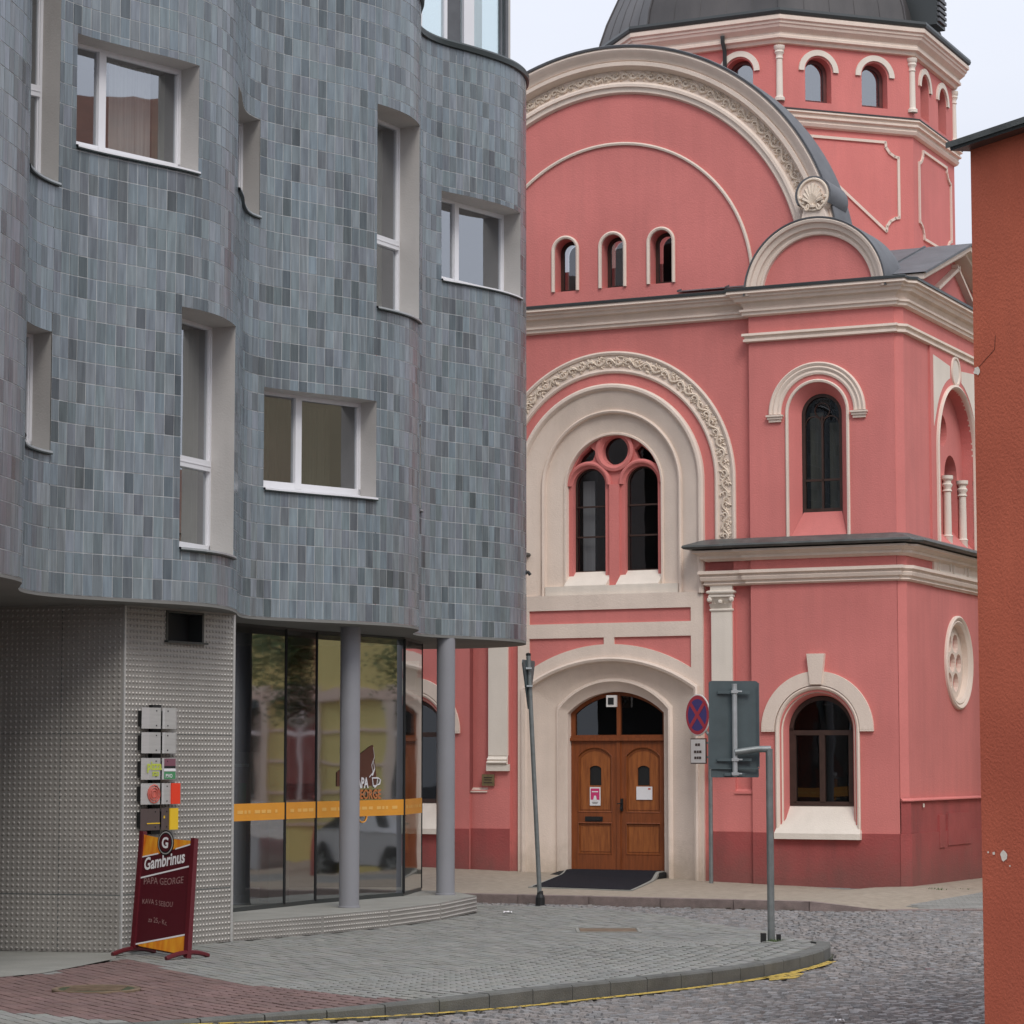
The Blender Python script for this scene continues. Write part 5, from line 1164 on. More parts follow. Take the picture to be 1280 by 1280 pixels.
# --- plinth, columns, glazing ----------------------------------------------------------------------
PZ = .19
plinth = empty('column_plinth', (0, 0, 0), 0, grey)
for i in range(len(PL)-1): dotwall(PL[i], PL[i+1], 0, PZ-.002, plinth, step=.0465, name='plinth_face')
dotwall(PL[-1], (-.75, 32.6), 0, PZ-.002, plinth, step=.0465, name='plinth_face')
top = [Vector(p) for p in PL] + [Vector((-.75, 32.9)), Vector((-3, 34)), Vector((-4.2, 30)), Vector((-3.2, 26.9))]
pts, tris = tess([(p.x, p.y) for p in top], []); MB().add([(p.x, p.y, PZ) for p in pts], tris).build('plinth_top', 'concrete', plinth)
for x, y in ((-1.79, 29.27), (-.80, 32.02)):
    r = .111
    mb = MB(); mb.lathe([(r+.012, 0), (r+.012, .015), (r, .02), (r, ZS-PZ-.03)], (x, y, PZ), 40); mb.build('column', 'column_paint', grey, smooth=True)
GL = [Vector((-3.2, 27.82)), Vector((-2.51, 29.35)), Vector((-2.22, 30.05)), Vector((-1.29, 31.72)), Vector((-1.12, 33.0))]
glz = empty('shop_glazing', (0, 0, 0), 0, grey)
for i in range(len(GL)-1):
    a, b = GL[i], GL[i+1]; d = (b-a).normalized(); n = Vector((d.y, -d.x)); m_ = (d*.012)
    mb = MB(); mb.quad((a.x+m_.x, a.y+m_.y, PZ+.04), (b.x-m_.x, b.y-m_.y, PZ+.04), (b.x-m_.x, b.y-m_.y, ZS-.06), (a.x+m_.x, a.y+m_.y, ZS-.06)); mb.build('pane', 'shop_glass', glz)
    for z0, z1 in ((PZ, PZ+.045), (ZS-.13, ZS-.03)):
        mb = MB(); mb.add([(a.x, a.y, z0), (b.x, b.y, z0), (b.x-n.x*.05, b.y-n.y*.05, z0), (a.x-n.x*.05, a.y-n.y*.05, z0), (a.x, a.y, z1), (b.x, b.y, z1), (b.x-n.x*.05, b.y-n.y*.05, z1), (a.x-n.x*.05, a.y-n.y*.05, z1)], BF)
        mb.build('rail', 'gutter', glz)
    mb = MB(); mb.tube([(b.x, b.y, PZ+.03), (b.x, b.y, ZS-.05)], .017 if i < 3 else .008, 6); mb.build('glazing_joint', 'black', glz)
    o = n*.004; z0, z1 = 1.15, 1.335
    bm_ = MB().quad((a.x+m_.x+o.x, a.y+m_.y+o.y, z0), (b.x-m_.x+o.x, b.y-m_.y+o.y, z0), (b.x-m_.x+o.x, b.y-m_.y+o.y, z1), (a.x+m_.x+o.x, a.y+m_.y+o.y, z1)).build('orange_band', 'band_orange', glz)
    L2 = (b-a).length; mb = MB(); t = .12; kk = 0
    while t < L2-.15:
        w_ = random.choice((.05, .09, .12)); p = a + d*t + n*.0065; q = a + d*(t+w_) + n*.0065; mb.quad((p.x, p.y, 1.225), (q.x, q.y, 1.225), (q.x, q.y, 1.262), (p.x, p.y, 1.262)); t += w_ + (.03 if kk % 3 else .09); kk += 1
    mb.build('band_pattern', 'band_print', glz)
# logo on the third pane
a, b = GL[2], GL[3]; d = (b-a).normalized(); n = Vector((d.y, -d.x))
lg = empty('cafe_logo', (0, 0, 0), 0, glz)
def LP(t, z, o=.006): p = a + d*t + n*o; return (p.x, p.y, z)
mb = MB(); mb.add([LP(.42, 1.50), LP(1.30, 1.50), LP(1.20, 1.98), LP(1.13, 1.96), LP(.42, 1.66)], [(0, 1, 2, 3, 4)]); mb.build('sack', 'logo_brown', lg)
mb = MB(); q = [LP(1.12, 1.60, .009), LP(1.20, 1.66, .009), LP(1.17, 1.74, .009), LP(1.23, 1.84, .009), LP(1.20, 1.95, .009)]; mb.tube(q, .006, 4, .002); mb.tube([LP(1.18, 1.62, .009), LP(1.235, 1.70, .009), LP(1.20, 1.80, .009)], .012, 4, .003); mb.build('steam', 'print_white', lg)
mb = MB(); mb.add([LP(1.17, 1.60, .011), LP(1.31, 1.60, .011), LP(1.285, 1.50, .011), LP(1.24, 1.475, .011), LP(1.195, 1.50, .011)], [(0, 1, 2, 3, 4)]); mb.tube([LP(1.31, 1.59, .011), LP(1.36, 1.57, .011), LP(1.34, 1.52, .011), LP(1.29, 1.51, .011)], .008, 4); mb.build('cup', 'print_white', lg)
mb = MB(); mb.add([LP(1.19, 1.585, .013), LP(1.29, 1.585, .013), LP(1.27, 1.51, .013), LP(1.21, 1.51, .013)], [(0, 1, 2, 3)]); mb.build('coffee', 'logo_brown', lg)
def wall_text(txt, size, m, f, t0, z0, parent, xs=1., bold=.0, o=.01, slope=0., shear=0., name='lettering'):
    """text laid on a plane through f(t, z, out)"""
    ob = text_mesh(txt, size, name, m, parent, 0, xs, bold, 'LEFT', shear)
    for v in ob.data.vertices: p = f(t0 + v.co.x, z0 + v.co.y + v.co.x*slope, o); v.co = Vector(p)
    return ob
wall_text('PAPA', .165, 'print_white', LP, .78, 1.482, lg, .80, .006, .012)
wall_text('GEORGE', .15, 'logo_orange', LP, .80, 1.352, lg, .98, .004, .012)
mb = MB(); mb.tube([LP(.98+.09*math.cos(t), 1.15+.07*math.sin(t), .008) for t in [PI + PI*i/8 for i in range(9)]], .008, 4); mb.build('loop', 'band_orange', lg)
# inside the cafe
caf = empty('interior', (0, 0, 0), 0, grey)
mb = MB()
bw = [Vector((-1.41, 33.9)), Vector((-5.2, 33.6)), Vector((-6.0, 28.2)), Vector((-3.7, 27.3))]
for i in range(3): a, b = bw[i], bw[i+1]; mb.quad((a.x, a.y, PZ), (b.x, b.y, PZ), (b.x, b.y, ZS-.04), (a.x, a.y, ZS-.04))
mb.build('inner_wall', 'dark_interior', caf)
mb = MB(); mb.obox((-4.6, 31.2, PZ), (1.4, .75, 0), (-.3, .5, 0), (0, 0, 1.0)); mb.build('counter', 'curtain_olive', caf)
mb = MB(); mb.obox((-4.65, 31.15, PZ+1.0), (1.5, .8, 0), (-.35, .6, 0), (0, 0, .04)); mb.obox((-4.2, 31.7, 1.72), (1.0, .55, 0), (-.02, .03, 0), (0, 0, .035)); mb.build('counter_top', 'white_frame', caf)
mb = MB(); mb.obox((-2.78, 30.4, PZ), (.22, .16, 0), (-.12, .2, 0), (0, 0, 3.0)); mb.build('pillar', 'sign_back', caf)
mb = MB()
for i in range(7): mb.obox((-4.3+i*.16, 31.9+i*.085, 1.24), (.09, .05, 0), (-.05, .08, 0), (0, 0, random.uniform(.12, .3)))
mb.build('bottle', 'print_green', caf, kind='stuff')
mb = MB(); mb.obox((-4.5, 32.4, 1.0), (1.6, .85, 0), (-.05, .1, 0), (0, 0, .9)); mb.build('shelf', 'room_wall', caf)
mb = MB(); mb.obox((-4.0, 31.3, 1.35), (.25, .14, 0), (-.01, .02, 0), (0, 0, .35)); mb.build('notice', 'print_white', caf)

# ================================================================== SIGN PLATES ON THE METAL WALL
P0_, d_, n_ = fr2
def WQ(t, z, o): p = P0_ + d_*t + n_*o; return (p.x, p.y, z)
def slab(mb, t0, t1, z0, z1, o0, o1): return mb.add([WQ(t0, z0, o0), WQ(t1, z0, o0), WQ(t1, z0, o1), WQ(t0, z0, o1), WQ(t0, z1, o0), WQ(t1, z1, o0), WQ(t1, z1, o1), WQ(t0, z1, o1)], BF)
rowz = [(2.10, 2.30, 'blank'), (1.865, 2.065, 'blank2'), (1.615, 1.82, 'lime'), (1.38, 1.58, 'red'), (1.135, 1.34, 'yellow')]
labs = {'blank': 'blank brushed metal plate, topmost of the five on the studded metal wall', 'blank2': 'blank brushed metal plate, second from the top on the studded metal wall', 'lime': 'sign plate with lime lettering and a plum and green half on the metal wall', 'red': 'sign plate with a faded red swirl and a bright red block on the metal wall', 'yellow': 'dark brown sign plate with a yellow block, just above the beer board'}
for z0, z1, kd in rowz:
    sp = tag(empty('sign_plate', (0, 0, 0)), labs[kd], 'sign', 'sign plates stacked on the metal wall')
    A, Bm, Cc = .21, .49, .77
    m1 = {'blank': 'brushed', 'blank2': 'brushed', 'lime': 'brushed', 'red': 'brushed', 'yellow': 'print_brown'}[kd]
    mb = MB(); mb.add([WQ(A, z0, .06), WQ(A+.07, z0, .10), WQ(Bm-.03, z0, .10), WQ(Bm-.015, z0, .085), WQ(A, z1, .06), WQ(A+.07, z1, .10), WQ(Bm-.03, z1, .10), WQ(Bm-.015, z1, .085), WQ(A, z0, .05), WQ(Bm-.015, z0, .05), WQ(A, z1, .05), WQ(Bm-.015, z1, .05)], [(0, 1, 5, 4), (1, 2, 6, 5), (2, 3, 7, 6), (0, 1, 2, 3, 9, 8), (4, 5, 6, 7, 11, 10)]); mb.build('plate', m1, sp)
    mb = MB(); mb.add([WQ(Bm+.015, z0, .085), WQ(Bm+.03, z0, .10), WQ(Cc-.07, z0, .10), WQ(Cc, z0, .06), WQ(Bm+.015, z1, .085), WQ(Bm+.03, z1, .10), WQ(Cc-.07, z1, .10), WQ(Cc, z1, .06), WQ(Bm+.015, z0, .05), WQ(Cc, z0, .05), WQ(Bm+.015, z1, .05), WQ(Cc, z1, .05)], [(0, 1, 5, 4), (1, 2, 6, 5), (2, 3, 7, 6), (0, 1, 2, 3, 9, 8), (4, 5, 6, 7, 11, 10)]); mb.build('plate', m1, sp)
    mb = MB(); slab(mb, A+.02, Cc-.04, z0+.03, z1-.03, .0, .05); slab(mb, Bm-.09, Bm+.05, z0-.04, z1+.03, .0, .045); mb.build('bracket', 'black', sp)
    mb = MB()
    for t in (A+.18, Bm+.08):
        for z in (z0+.03, z1-.03): slab(mb, t-.006, t+.006, z-.006, z+.006, .10, .104)
    mb.build('rivet', 'black', sp, kind='stuff')
    if kd == 'lime':
        wall_text('pizza', .115, 'print_lime', WQ, A+.04, z1-.11, sp, 1., .004, .103); wall_text('sto', .085, 'print_lime', WQ, A+.12, z0+.035, sp, 1., .003, .103)
        for z_a, z_b, m in ((z1-.075, z1-.005, 'print_plum'), (z1-.10, z1-.075, 'black'), (z1-.125, z1-.10, 'print_white'), (z0+.005, z1-.13, 'print_green')):
            mb = MB(); slab(mb, Bm+.03, Cc-.07, z_a, z_b, .1005, .1025); mb.build('stripe', m, sp)
        wall_text('PIVO', .05, 'print_white', WQ, Bm+.05, z0+.018, sp, 1., .001, .104)
    if kd == 'red':
        mb = MB(); slab(mb, Cc-.14, Cc+.0, z0+.0, z1-.0, .075, .112); mb.build('block', 'print_red', sp)
        mb = MB(); 
        for r in (.085, .06, .035): mb.tube([WQ(A+.15+r*1.1*math.cos(t), (z0+z1)/2+r*math.sin(t), .103) for t in [2*PI*i/12 for i in range(13)]], .008, 4, caps=False)
        slab(mb, A+.07, A+.23, (z0+z1)/2-.045, (z0+z1)/2+.045, .1005, .102); mb.build('swirl', 'print_rose', sp)
    if kd == 'yellow':
        mb = MB(); slab(mb, Cc-.16, Cc-.03, z0+.0, z1-.0, .075, .112); mb.build('block', 'print_yellow', sp)
        mb = MB(); slab(mb, A+.05, A+.25, z0+.06, z0+.07, .1005, .103); slab(mb, Bm+.03, Bm+.05, z0+.11, z0+.135, .1005, .103); mb.build('line', 'print_yellow', sp)

# ================================================================== BEER BOARD
bl, br, tl, tr = Vector((-3.516, 24.8, .077)), Vector((-2.956, 24.3, .018)), Vector((-3.469, 24.95, 1.106)), Vector((-2.92, 24.45, 1.076))
bn = (br-bl).cross(tl-bl).normalized()
bcen = Vector((-3.2, 24.6, 0))
board = tag(empty('advertising_board', bcen), 'maroon framed beer board with chalk writing, standing before the metal wall', 'sign')
def BP(u, v, o=0): return tuple((bl*(1-u)+br*u)*(1-v) + (tl*(1-u)+tr*u)*v + bn*o - bcen)
def bslab(mb, pts, o0, o1):
    n = len(pts); mb.add([BP(u, v, o0) for u, v in pts] + [BP(u, v, o1) for u, v in pts], [tuple(range(n))[::-1], tuple(range(n, 2*n))] + [(i, (i+1) % n, n+(i+1) % n, n+i) for i in range(n)]); return mb
sgn = 1 if bn.y < 0 else -1
def o_(x): return sgn*x
bslab(MB(), [(.03, .01), (.97, .01), (.97, .985), (.03, .985)], o_(-.012), o_(.0)).build('panel', 'maroon', board)
mb = MB(); bslab(mb, [(-.03, -.01), (.04, -.01), (.04, 1.03), (-.03, 1.03)], o_(-.03), o_(.02)); bslab(mb, [(.96, -.01), (1.03, -.01), (1.03, 1.01), (.96, 1.01)], o_(-.03), o_(.02)); mb.build('side_rail', 'maroon_frame', board)
mb = MB(); bslab(mb, [(.04, .80), (.35, .845), (.62, .895), (.96, .955), (.96, .985), (.62, .985), (.3, .985), (.04, 1.0)], o_(.0005), o_(.002)); mb.build('flame_print', 'flame', board); mb = MB(); bslab(mb, [(.12, .012), (.96, .012), (.96, .175), (.04, .028)], o_(.0005), o_(.002)); mb.build('flame_print', 'flame', board)
mb = MB(); 
for (u0, v0), (u1, v1), w_ in (((.04, .80), (.34, .845), .006), ((.66, .90), (.96, .957), .006), ((.04, .613), (.96, .768), .007), ((.04, .024), (.96, .185), .007)): bslab(mb, [(u0, v0-w_), (u1, v1-w_), (u1, v1+w_), (u0, v0+w_)], o_(.0025), o_(.004))
mb.build('white_line', 'print_white', board)
for r, m, o1, o2 in ((.155, 'black', .003, .006), (.140, 'brushed', .006, .0075), (.125, 'black', .0075, .009), (.108, 'maroon', .009, .0102)):
    bslab(MB(), [(.47 + r*math.cos(t), .945 + r*.72*math.sin(t)) for t in [2*PI*i/24 for i in range(24)]], o_(o1), o_(o2)).build('roundel', m, board)
def board_text(txt, size, m, u0, v0, slope, name='lettering', xs=1., bold=0., shear=0., jit=0.):
    ob = text_mesh(txt, size, name, m, board, 0, xs, bold, 'LEFT', shear)
    for v in ob.data.vertices:
        x, y = v.co.x, v.co.y
        if jit: x += .003*math.sin(y*60+x*9)*jit; y += .006*math.sin(x*14)*jit
        v.co = Vector(BP(u0 + x/.75, v0 + (y + x*slope)/1.04, o_(.012 if name == 'emblem_letter' else .0045)))
    return ob
board_text('G', .135, 'print_white', .402, .902, 0, 'emblem_letter', 1., .004)
board_text('Gambrinus', .158, 'print_white', .085, .685, .20, xs=.82, bold=.004)
board_text('PAPA GEORGE', .088, 'chalk', .10, .555, .10, 'chalk_writing', xs=.98, jit=1.)
board_text('KAVA S SEBOU', .066, 'chalk', .10, .385, .04, 'chalk_writing', xs=1., jit=1.)
board_text('za 25,- Kc', .066, 'chalk', .24, .235, .0, 'chalk_writing', xs=1., jit=1.)
mb = MB()
for base in (bl, br):
    b0 = base - bcen; b0.z = .0
    ax = Vector((-.16, -.95, 0)).normalized() if base is br else Vector((-.3, -.95, 0)).normalized()
    side = Vector((.32, .25, 0)).normalized()
    q = [b0 + side*t + Vector((0, 0, .015 + .05*(1-(t/.30)**2))) for t in [-.27 + .54*i/8 for i in range(9)]]
    q = [b0 + Vector((t*.62, -t*.0 + (-abs(t)*.0), 0)) + Vector((0, 0, .012 + .045*(1-(t/.28)**2))) + Vector((0, t*1.0 if t > 0 else t*.9, 0))*.8 for t in [-.27 + .54*i/8 for i in range(9)]]
    mb.tube(q, .022, 6)
mb.build('foot', 'maroon_frame', board, smooth=True)
mb = MB(); mb.add([BP(0, 0, o_(-.03)), BP(1, 0, o_(-.03)), BP(1, .04, o_(-.03)), BP(0, .04, o_(-.03))], [(0, 1, 2, 3)]); mb.tube([BP(.0, .02, o_(-.02)), BP(1., .02, o_(-.02))], .014, 6); mb.build('cross_bar', 'maroon_frame', board)

# ================================================================== STREET SIGNS
# give way sign seen nearly edge on, on a leaning pole
yp = tag(empty('street_sign', (.35, 33.15, 0)), 'leaning grey pole with a triangular sign seen edge on, left of the church door', 'street sign')
lean = Vector((-.145, -.1, 3.10))
MB().tube([(0, 0, 0), lean], .029, 12).build('pole', 'steel_pole', yp, smooth=True)
mb = MB(); mb.lathe([(.058, -.02), (.058, .10), (.05, .12), (.04, .14), (.036, .18)], (0, 0, 0), 12); mb.build('foot', 'black', yp); MB().lathe([(.031, 0), (.031, .03), (.0, .04)], tuple(lean), 10).build('cap', 'black', yp)
td = Vector((.17, .70, 0)); tn_ = Vector((td.y, -td.x, 0)).normalized()
hd = td.normalized()*.36
c0 = Vector((-.17, .02, 3.04)); tri = [c0 - hd, c0 + hd, c0 + Vector((.02, 0, -.66))]
tri = [Vector((-.225, -.34, 3.045)), Vector((-.06, .33, 3.05)), Vector((-.14, 0.0, 2.40))]
tn_ = Vector((.97, -.24, 0))
mb = MB(); rp = []
for i in range(3):
    a, b, c = tri[i], tri[(i+1) % 3], tri[i-1]; rp += [a + (c-a)*.06, a + (b-a)*.06]
mb.add([p + tn_*.006 for p in rp] + [p - tn_*.006 for p in rp], [tuple(range(6)), tuple(range(6, 12))[::-1]] + [(i, (i+1) % 6, 6+(i+1) % 6, 6+i) for i in range(6)]); mb.build('triangle_plate', 'sign_back', yp)
mb = MB(); mb.add([p - tn_*.010 for p in rp] + [p - tn_*.0065 for p in rp], [tuple(range(6)), tuple(range(6, 12))]); mb.build('face', 'sign_white', yp)
mb = MB(); 
for z, w_ in ((2.94, .10), (2.72, .07)): p = Vector((0, 0, 0)) + lean*(z/3.1); mb.obox(p + Vector((-.04, -w_, -.010)), (.075, 0, 0), (0, 2*w_, 0), (0, 0, .022))
mb.build('clamp', 'steel_light', yp)
# no stopping sign by the portal
b0 = in_church(-2.63, -.42, 0); b0.z = czh(b0.x, b0.y)
ns_ = tag(empty('street_sign', b0, -math.radians(58)), 'round red and blue no stopping sign with a white plate by the church portal', 'street sign')
MB().tube([(0, 0, 0), (0, 0, 2.1)], .030, 12).build('pole', 'steel_pole', ns_, smooth=True)
# local x along the sign face
def NP(x, z, o=0): return (x, -.04 - o, z)
cx_, cz_, r_ = -.235, 2.36, .29
mb = MB(); mb.lathe([(r_, -.008), (r_+.008, 0), (r_, .008)], (0, 0, 0), 36); me = mb.mesh('disc', 'sign_white')
for v in me.vertices: x, y, z = v.co; v.co = (cx_ + x, -.04 + z, cz_ + y)
o = bpy.data.objects.new('disc', me); COL.objects.link(o); o.parent = ns_
def ncirc(r, o0): return MB().add([NP(cx_ + r*math.cos(t), cz_ + r*math.sin(t), o0) for t in [2*PI*i/36 for i in range(36)]], [tuple(range(36))])
ncirc(r_-.012, .011).build('red_ring', 'sign_red', ns_); ncirc(r_*.78, .0125).build('blue_field', 'sign_blue', ns_)
mb = MB()
for s in (1, -1):
    t = Vector((1, s)).normalized(); q = Vector((-t.y, t.x)); R_ = r_*.80
    mb.add([NP(cx_ + t.x*a*R_ + q.x*b*.030, cz_ + t.y*a*R_ + q.y*b*.030, .014 + (.001 if s > 0 else 0)) for a, b in ((-1, -1), (1, -1), (1, 1), (-1, 1))], [(0, 1, 2, 3)])
mb.build('cross', 'sign_red', ns_)
mb = MB(); mb.box(cx_-.17, cx_+.20, -.05, -.035, 1.67, 2.03); mb.build('plate_edge', 'dark_wood', ns_); MB().box(cx_-.155, cx_+.185, -.056, -.0505, 1.685, 2.015).build('plate', 'sign_white', ns_)
mb = MB()
for zz, ws in ((1.94, (.05, .05)), (1.84, (.055, .045, .055)), (1.755, (.05, .04, .05))):
    x = cx_ + .015 - sum(ws)/2 - .005*len(ws)
    for w_ in ws: mb.box(x, x+w_, -.059, -.0565, zz-.018, zz+.018); x += w_ + .012
mb.build('worn_print', 'dark_wood', ns_, kind='stuff')
mb = MB(); mb.box(-.33, .02, -.034, -.02, 1.95, 1.98); mb.build('bracket', 'steel_pole', ns_); mb = MB(); mb.box(-.33, .02, -.034, -.02, 1.75, 1.78); mb.build('bracket', 'steel_pole', ns_); mb = MB(); mb.tube([(0, 0, 2.05), (-.1, -.02, 2.15), (cx_, -.02, 2.3), (cx_, -.02, 2.5)], .02, 8); mb.build('bracket', 'steel_pole', ns_)
# big sign seen from behind
bs = tag(empty('street_sign', (2.468, 25.40, .06)), 'large dark grey sign plate seen from behind on an offset pole at the kerb', 'street sign')
MB().tube([(0, 0, 0), (-.004, 0, 1.85)], .034, 14).build('pole', 'steel_pole', bs, smooth=True)
MB().tube([(.012, 0, 1.845), (-.12, -.0, 1.845), (-.335, -.02, 1.815)], .032, 12).build('arm', 'steel_pole', bs, smooth=True)
MB().tube([(-.332, .0, 1.585), (-.332, .0, 2.47)], .026, 12).build('sign_post', 'steel_light', bs, smooth=True)
mb = MB(); mb.lathe([(.055, -.06), (.055, .015), (.045, .02)], (0, 0, 0), 10); mb.box(-.10, -.05, -.03, .03, -.05, .10); mb.box(.05, .09, -.03, .03, -.05, .09); mb.build('foot', 'black', bs)
def rrect(x0, x1, z0, z1, r, n=5):
    P = []
    for cx, cz, a in ((x1-r, z1-r, 0), (x0+r, z1-r, PI/2), (x0+r, z0+r, PI), (x1-r, z0+r, 3*PI/2)): P += [(cx + r*math.cos(a+PI/2*i/n), cz + r*math.sin(a+PI/2*i/n)) for i in range(n+1)]
    return P
def splate(name, x0, x1, z0, z1, y, m, th=.022, r=.03):
    mb = MB(); fr_ = lambda a, yy, z: (a, y + yy + (a-x0)*.10 - .0, z)
    plate(mb, rrect(x0, x1, z0, z1, r)[::-1], [], 0, th, fr=fr_); plate(mb, rrect(x0, x1, z0, z1, r)[::-1], [], th, 0, fr=fr_, sides=(False, False))
    return mb.build(name, m, bs)
splate('plate', -.575, -.095, 1.66, 2.50, .045, 'sign_back'); splate('lower_plate', -.56, -.095, 1.575, 1.655, .048, 'sign_back', r=.012)
splate('face', -.565, -.105, 1.67, 2.49, .068, 'sign_white', .004); 
mb = MB()
for x0, x1, z0, z1 in ((-.575, -.095, 1.655, 1.668), (-.10, -.092, 1.67, 2.48)): mb.box(x0, x1, .035, .05, z0, z1)
for z, w_ in ((2.39, .16), (1.745, .17), (1.605, .10)):
    mb.box(-.332-w_, -.332+w_*.95, .028, .045, z-.014, z+.014)
mb.build('stiffener', 'sign_back', bs)
mb = MB()
for z, w_ in ((2.395, .07), (1.745, .07), (1.61, .065)): mb.box(-.365, -.30, -.035, .04, z-.014, z+.014); mb.tube([(-.31, -.02, z), (-.332+w_, -.02, z)], .008, 6)
mb.build('clamp', 'steel_light', bs)

# ================================================================== ORANGE RENDERED HOUSE AT THE RIGHT
oh = tag(empty('orange_house', (2.65, 15.0, 0)), 'orange red rendered house corner cut by the right edge of the picture', 'house')
dv = Vector((.47, -.88)).normalized(); nv = Vector((dv.y, -dv.x))         # nv points to the street
def OP(t, o, z): p = dv*t + nv*o; return (p.x, p.y, z)
if OP(0, 1, 0)[0] > 0: nv = -nv
ZO = 5.32
mb = MB(); nt_ = 30
mb.grid([[OP(t*.4, 0, z) for t in range(nt_+1)] for z in [-.1 + (ZO+.1)*k/12 for k in range(13)]])
mb.grid([[OP(0, -o_2, z) for o_2 in (0, 3, 6, 9)] for z in (-.1, ZO)]); mb.grid([[OP(12, -o_2, z) for o_2 in (0, 9)] for z in (-.1, ZO)]); mb.quad(OP(0, -9, -.1), OP(12, -9, -.1), OP(12, -9, ZO), OP(0, -9, ZO))
mb.build('wall', 'orange_wall', oh)
mb = MB(); mb.add([OP(-.03, .12, ZO-.02), OP(12.2, .12, ZO-.02), OP(12.2, -.1, ZO+.0), OP(-.04, -.1, ZO+.0), OP(-.03, .13, ZO+.03), OP(12.2, .13, ZO+.03), OP(12.2, -.1, ZO+.05), OP(-.04, -.1, ZO+.05)], BF); mb.build('eave', 'gutter', oh)
mb = MB(); mb.add([OP(-.05, .14, ZO+.03), OP(12.2, .14, ZO+.03), OP(12.2, -4.5, ZO+1.0), OP(-.09, -4.5, ZO+1.0)], [(0, 1, 2, 3)]); mb.add([OP(-.05, .14, ZO+.03), OP(12.2, .14, ZO+.03), OP(12.2, .14, ZO-.005), OP(-.05, .14, ZO-.005), OP(-.09, -9, ZO+.0)], [(0, 1, 2, 3)]); mb.add([OP(-.09, -9.2, ZO+.03), OP(12.2, -9.2, ZO+.03), OP(12.2, -4.5, ZO+1.0), OP(-.09, -4.5, ZO+1.0)], [(0, 1, 2, 3)]); mb.add([OP(0, 0, ZO), OP(0, -9, ZO), OP(0, -4.5, ZO+.98)], [(0, 1, 2)]); mb.build('roof', 'lead_sheet', oh)
def chip(t, z, r, m='cream_light', seed=1):
    rnd = random.Random(seed); q = [(t + r*rnd.uniform(.6, 1.1)*math.cos(a), z + r*rnd.uniform(.5, .9)*math.sin(a)) for a in [2*PI*i/11 for i in range(11)]]
    MB().add([OP(a, .004, b) for a, b in q], [tuple(range(11))]).build('bare_plaster', m, oh)
chip(.20, 1.27, .04, seed=4); chip(.11, 1.28, .012, seed=5); chip(.06, 1.285, .008, seed=6); chip(.25, 1.215, .008, seed=8); chip(.03, 4.02, .035, seed=9)
mb = MB(); q = [OP(.03, .001, 4.03), OP(.1, .001, 4.07), OP(.19, .001, 4.12), OP(.20, .001, 4.2)]; mb.tube(q, .0015, 4); mb.build('crack', 'dark_wood', oh)

# ================================================================== ACROSS THE STREET (seen mirrored in the glazing)
def house(name, cx, cy, ang, W_, D_, H_, wallm, label, nwin, rows, roofh=3.0, zbase=-.6):
    h = tag(empty(name, (cx, cy, 0), ang), label, 'house')      # local -y faces the glazing
    mb = MB(); mb.box(-W_/2, W_/2, 0, D_, zbase, H_); mb.build('wall', wallm, h)
    mb = MB(); mb.add([(-W_/2-.4, -.5, H_), (W_/2+.4, -.5, H_), (W_/2+.4, D_/2, H_+roofh), (-W_/2-.4, D_/2, H_+roofh), (-W_/2-.4, D_+.5, H_), (W_/2+.4, D_+.5, H_)], [(0, 1, 2, 3), (3, 2, 5, 4), (0, 3, 4), (1, 5, 2)]); mb.build('roof', 'house_brown', h)
    mb = MB(); mb.box(-W_/2-.05, W_/2+.05, -.25, 0, H_-.5, H_-.02); mb.box(-W_/2, W_/2, -.10, 0, H_*.5-.1, H_*.5+.1)
    for k in range(5): mb.box(-W_/2, W_/2, -.03, -.002, .5+k*.62, .56+k*.62)
    mb.build('cornice', 'cream', h)
    for r in rows:
        for i in range(nwin):
            x = -W_/2 + W_*(i+.5)/nwin; mb = MB(); mb.box(x-.75, x+.75, -.09, -.002, r-.2, r+2.3); fo = mb.build('window_surround', 'cream_light', h)
            MB().box(x-.55, x+.55, -.12, -.092, r, r+2.0).build('pane', 'sky_glass', fo); MB().box(x-.04, x+.04, -.16, -.122, r, r+2.0).box(x-.55, x+.55, -.16, -.122, r+1.3, r+1.38).build('frame', 'white_frame', fo)
    return h
house('yellow_house', 16.0, 43.5, math.radians(-53), 17, 9, 6.2, 'house_pale', 'pale yellow house mirrored in the glazed ground floor beside the left column', 6, (1.0,), 1.8)
house('yellow_house', 22.0, 31.0, math.radians(-88), 14, 9, 12.2, 'house_yellow', 'ochre house with a brown roof mirrored in the upper left window of the tiled front', 5, (1.0, 4.6), 3.6)
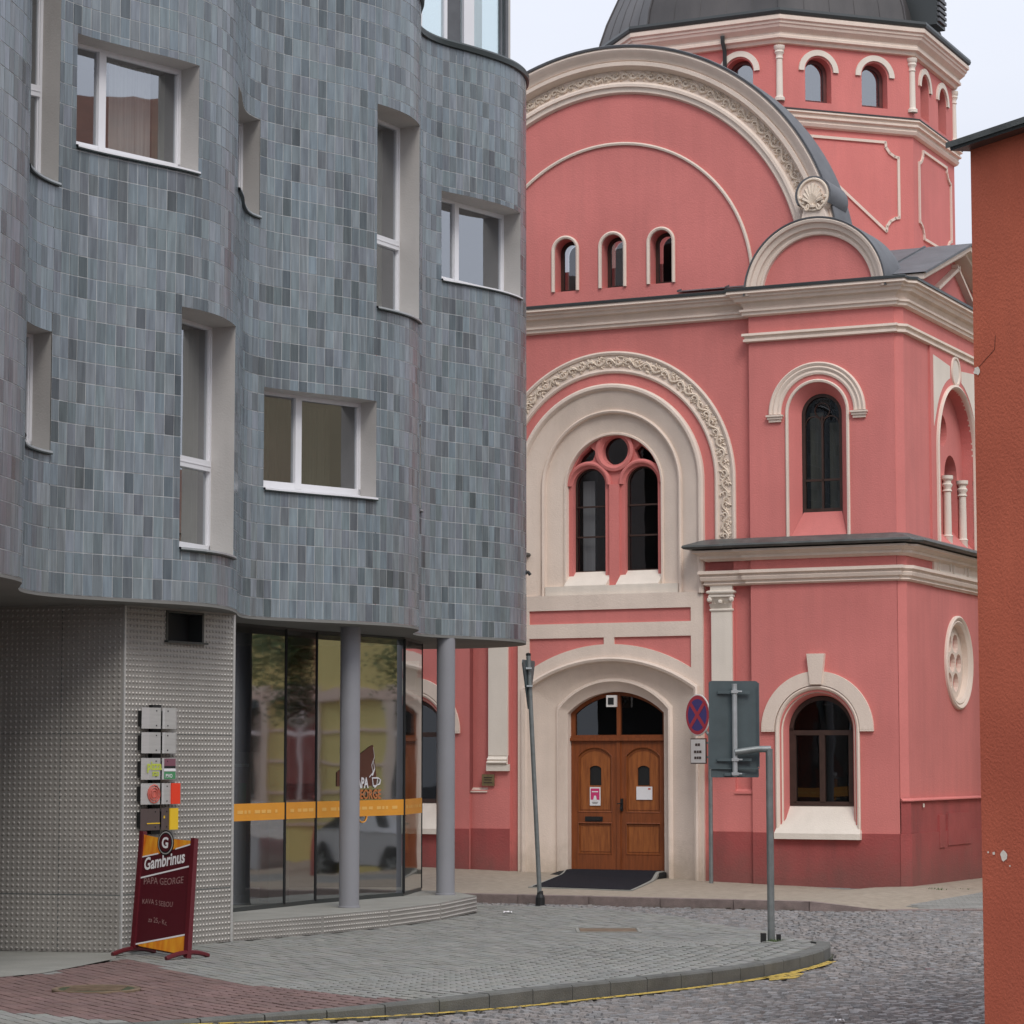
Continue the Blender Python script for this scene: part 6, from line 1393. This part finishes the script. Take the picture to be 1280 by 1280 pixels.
def tree(x, y, hgt, r, label, seed):
    t = tag(empty('street_tree', (x, y, 0)), label, 'tree'); rnd = random.Random(seed)
    mb = MB(); mb.tube([(0, 0, 0), (.05, 0, hgt*.4), (.0, .1, hgt*.8)], .16, 8, .05)
    for _ in range(9):
        a, z = rnd.uniform(0, 2*PI), rnd.uniform(.35, .75)*hgt; l = r*rnd.uniform(.5, .9); mb.tube([(0, 0, z), (l*.5*math.cos(a), l*.5*math.sin(a), z+l*.4), (l*math.cos(a), l*math.sin(a), z+l*.7)], .05, 5, .012)
    mb.build('trunk', 'bark', t)
    mb = MB(); cl = [(rnd.gauss(0, r*.42), rnd.gauss(0, r*.42), hgt*.68 + rnd.gauss(0, r*.45), rnd.uniform(.35, .7)*r*.6) for _ in range(26)]
    for _ in range(15000):
        c = rnd.choice(cl); p = Vector((c[0]+rnd.gauss(0, c[3]*.6), c[1]+rnd.gauss(0, c[3]*.6), c[2]+rnd.gauss(0, c[3]*.6))); u = Vector((rnd.gauss(0, 1), rnd.gauss(0, 1), rnd.gauss(0, 1))).normalized()*rnd.uniform(.03, .06); w_ = u.orthogonal().normalized()*.025
        mb.add([p-u, p+w_, p+u, p-w_], [(0, 1, 2, 3)])
    mb.build('crown', 'leaf', t, kind='stuff')
tree(8.75, 38.3, 5.8, 1.15, 'dark leafy tree mirrored in the left shop pane', 3)
def car(x, y, ang, label):
    c = tag(empty('parked_car', (x, y, -.42), ang), label, 'car')
    prof = [(-2.1, .35), (-2.15, .62), (-2.1, .86), (-1.75, .93), (-1.35, 1.0), (-.75, 1.36), (-.1, 1.45), (.6, 1.42), (1.15, 1.15), (1.45, 1.0), (1.95, .92), (2.1, .75), (2.12, .4)]
    rows = []
    for k, (yy, ins, zz) in enumerate(((-.84, .0, 0), (-.86, .0, 0), (-.62, .0, 1), (.62, .0, 1), (.86, .0, 0), (.84, 0, 0))):
        row = []
        for px_, pz in prof:
            f = 1 if pz < .95 or zz else 0
            z = min(pz, .93) if not zz else pz
            row.append((px_*(1 if zz == 0 else .99), yy, z))
        rows.append(row)
    mb = MB(); mb.grid(rows); bot = [(2.12, -.84, .35), (2.12, .84, .35), (-2.1, .84, .35), (-2.1, -.84, .35)]; mb.add(bot, [(0, 1, 2, 3)])
    for s in (-1, 1): mb.add([(p[0], s*.84, min(p[1], .93)) for p in prof], [tuple(range(len(prof)))])
    mb.build('body', 'car_paint', c, smooth=True)
    mb = MB()
    for s in (-1, 1): mb.add([(-1.3, s*.84, .95), (1.38, s*.84, .95), (1.05, s*.70, 1.18), (.55, s*.66, 1.38), (-.1, s*.66, 1.41), (-.72, s*.68, 1.32)], [(0, 1, 2, 3, 4, 5)])
    mb.build('side_window', 'black', c)
    for sx in (-1.32, 1.30):
        for sy in (-1, 1):
            wh = MB(); n = 24
            for r0, r1, y0, y1 in ((.0, .33, .70, .70), ): pass
            V = []; 
            for r, yy in ((.20, .865), (.31, .875), (.325, .85), (.325, .66)): V.append([(sx + r*math.cos(2*PI*i/n), sy*yy, .325 + r*math.sin(2*PI*i/n)) for i in range(n+1)])
            wh.grid(V); wo = wh.build('wheel', 'tyre', c, smooth=True)
            rm = MB(); rm.add([(sx + .205*math.cos(2*PI*i/n), sy*.855, .325 + .205*math.sin(2*PI*i/n)) for i in range(n)], [tuple(range(n))]); rm.build('hub', 'black', wo)
            sk = MB()
            for j in range(7):
                a = 2*PI*j/7; sk.tube([(sx + .03*math.cos(a), sy*.872, .325+.03*math.sin(a)), (sx + .20*math.cos(a), sy*.872, .325+.20*math.sin(a))], .017, 4)
            sk.build('spoke', 'steel_light', wo)
            ar = MB(); ar.add([(sx + .39*math.cos(a), sy*.862, .325 + .39*math.sin(a)) for a in [PI*1.0 - PI*i/16 for i in range(17)]] + [(sx + .39, sy*.862, .33), (sx-.39, sy*.862, .33)], [tuple(range(17))]); ar.build('wheel_arch', 'black', c)
    return c
car(13.15, 39.75, math.radians(0), 'silver car mirrored in the shop glazing between the columns')
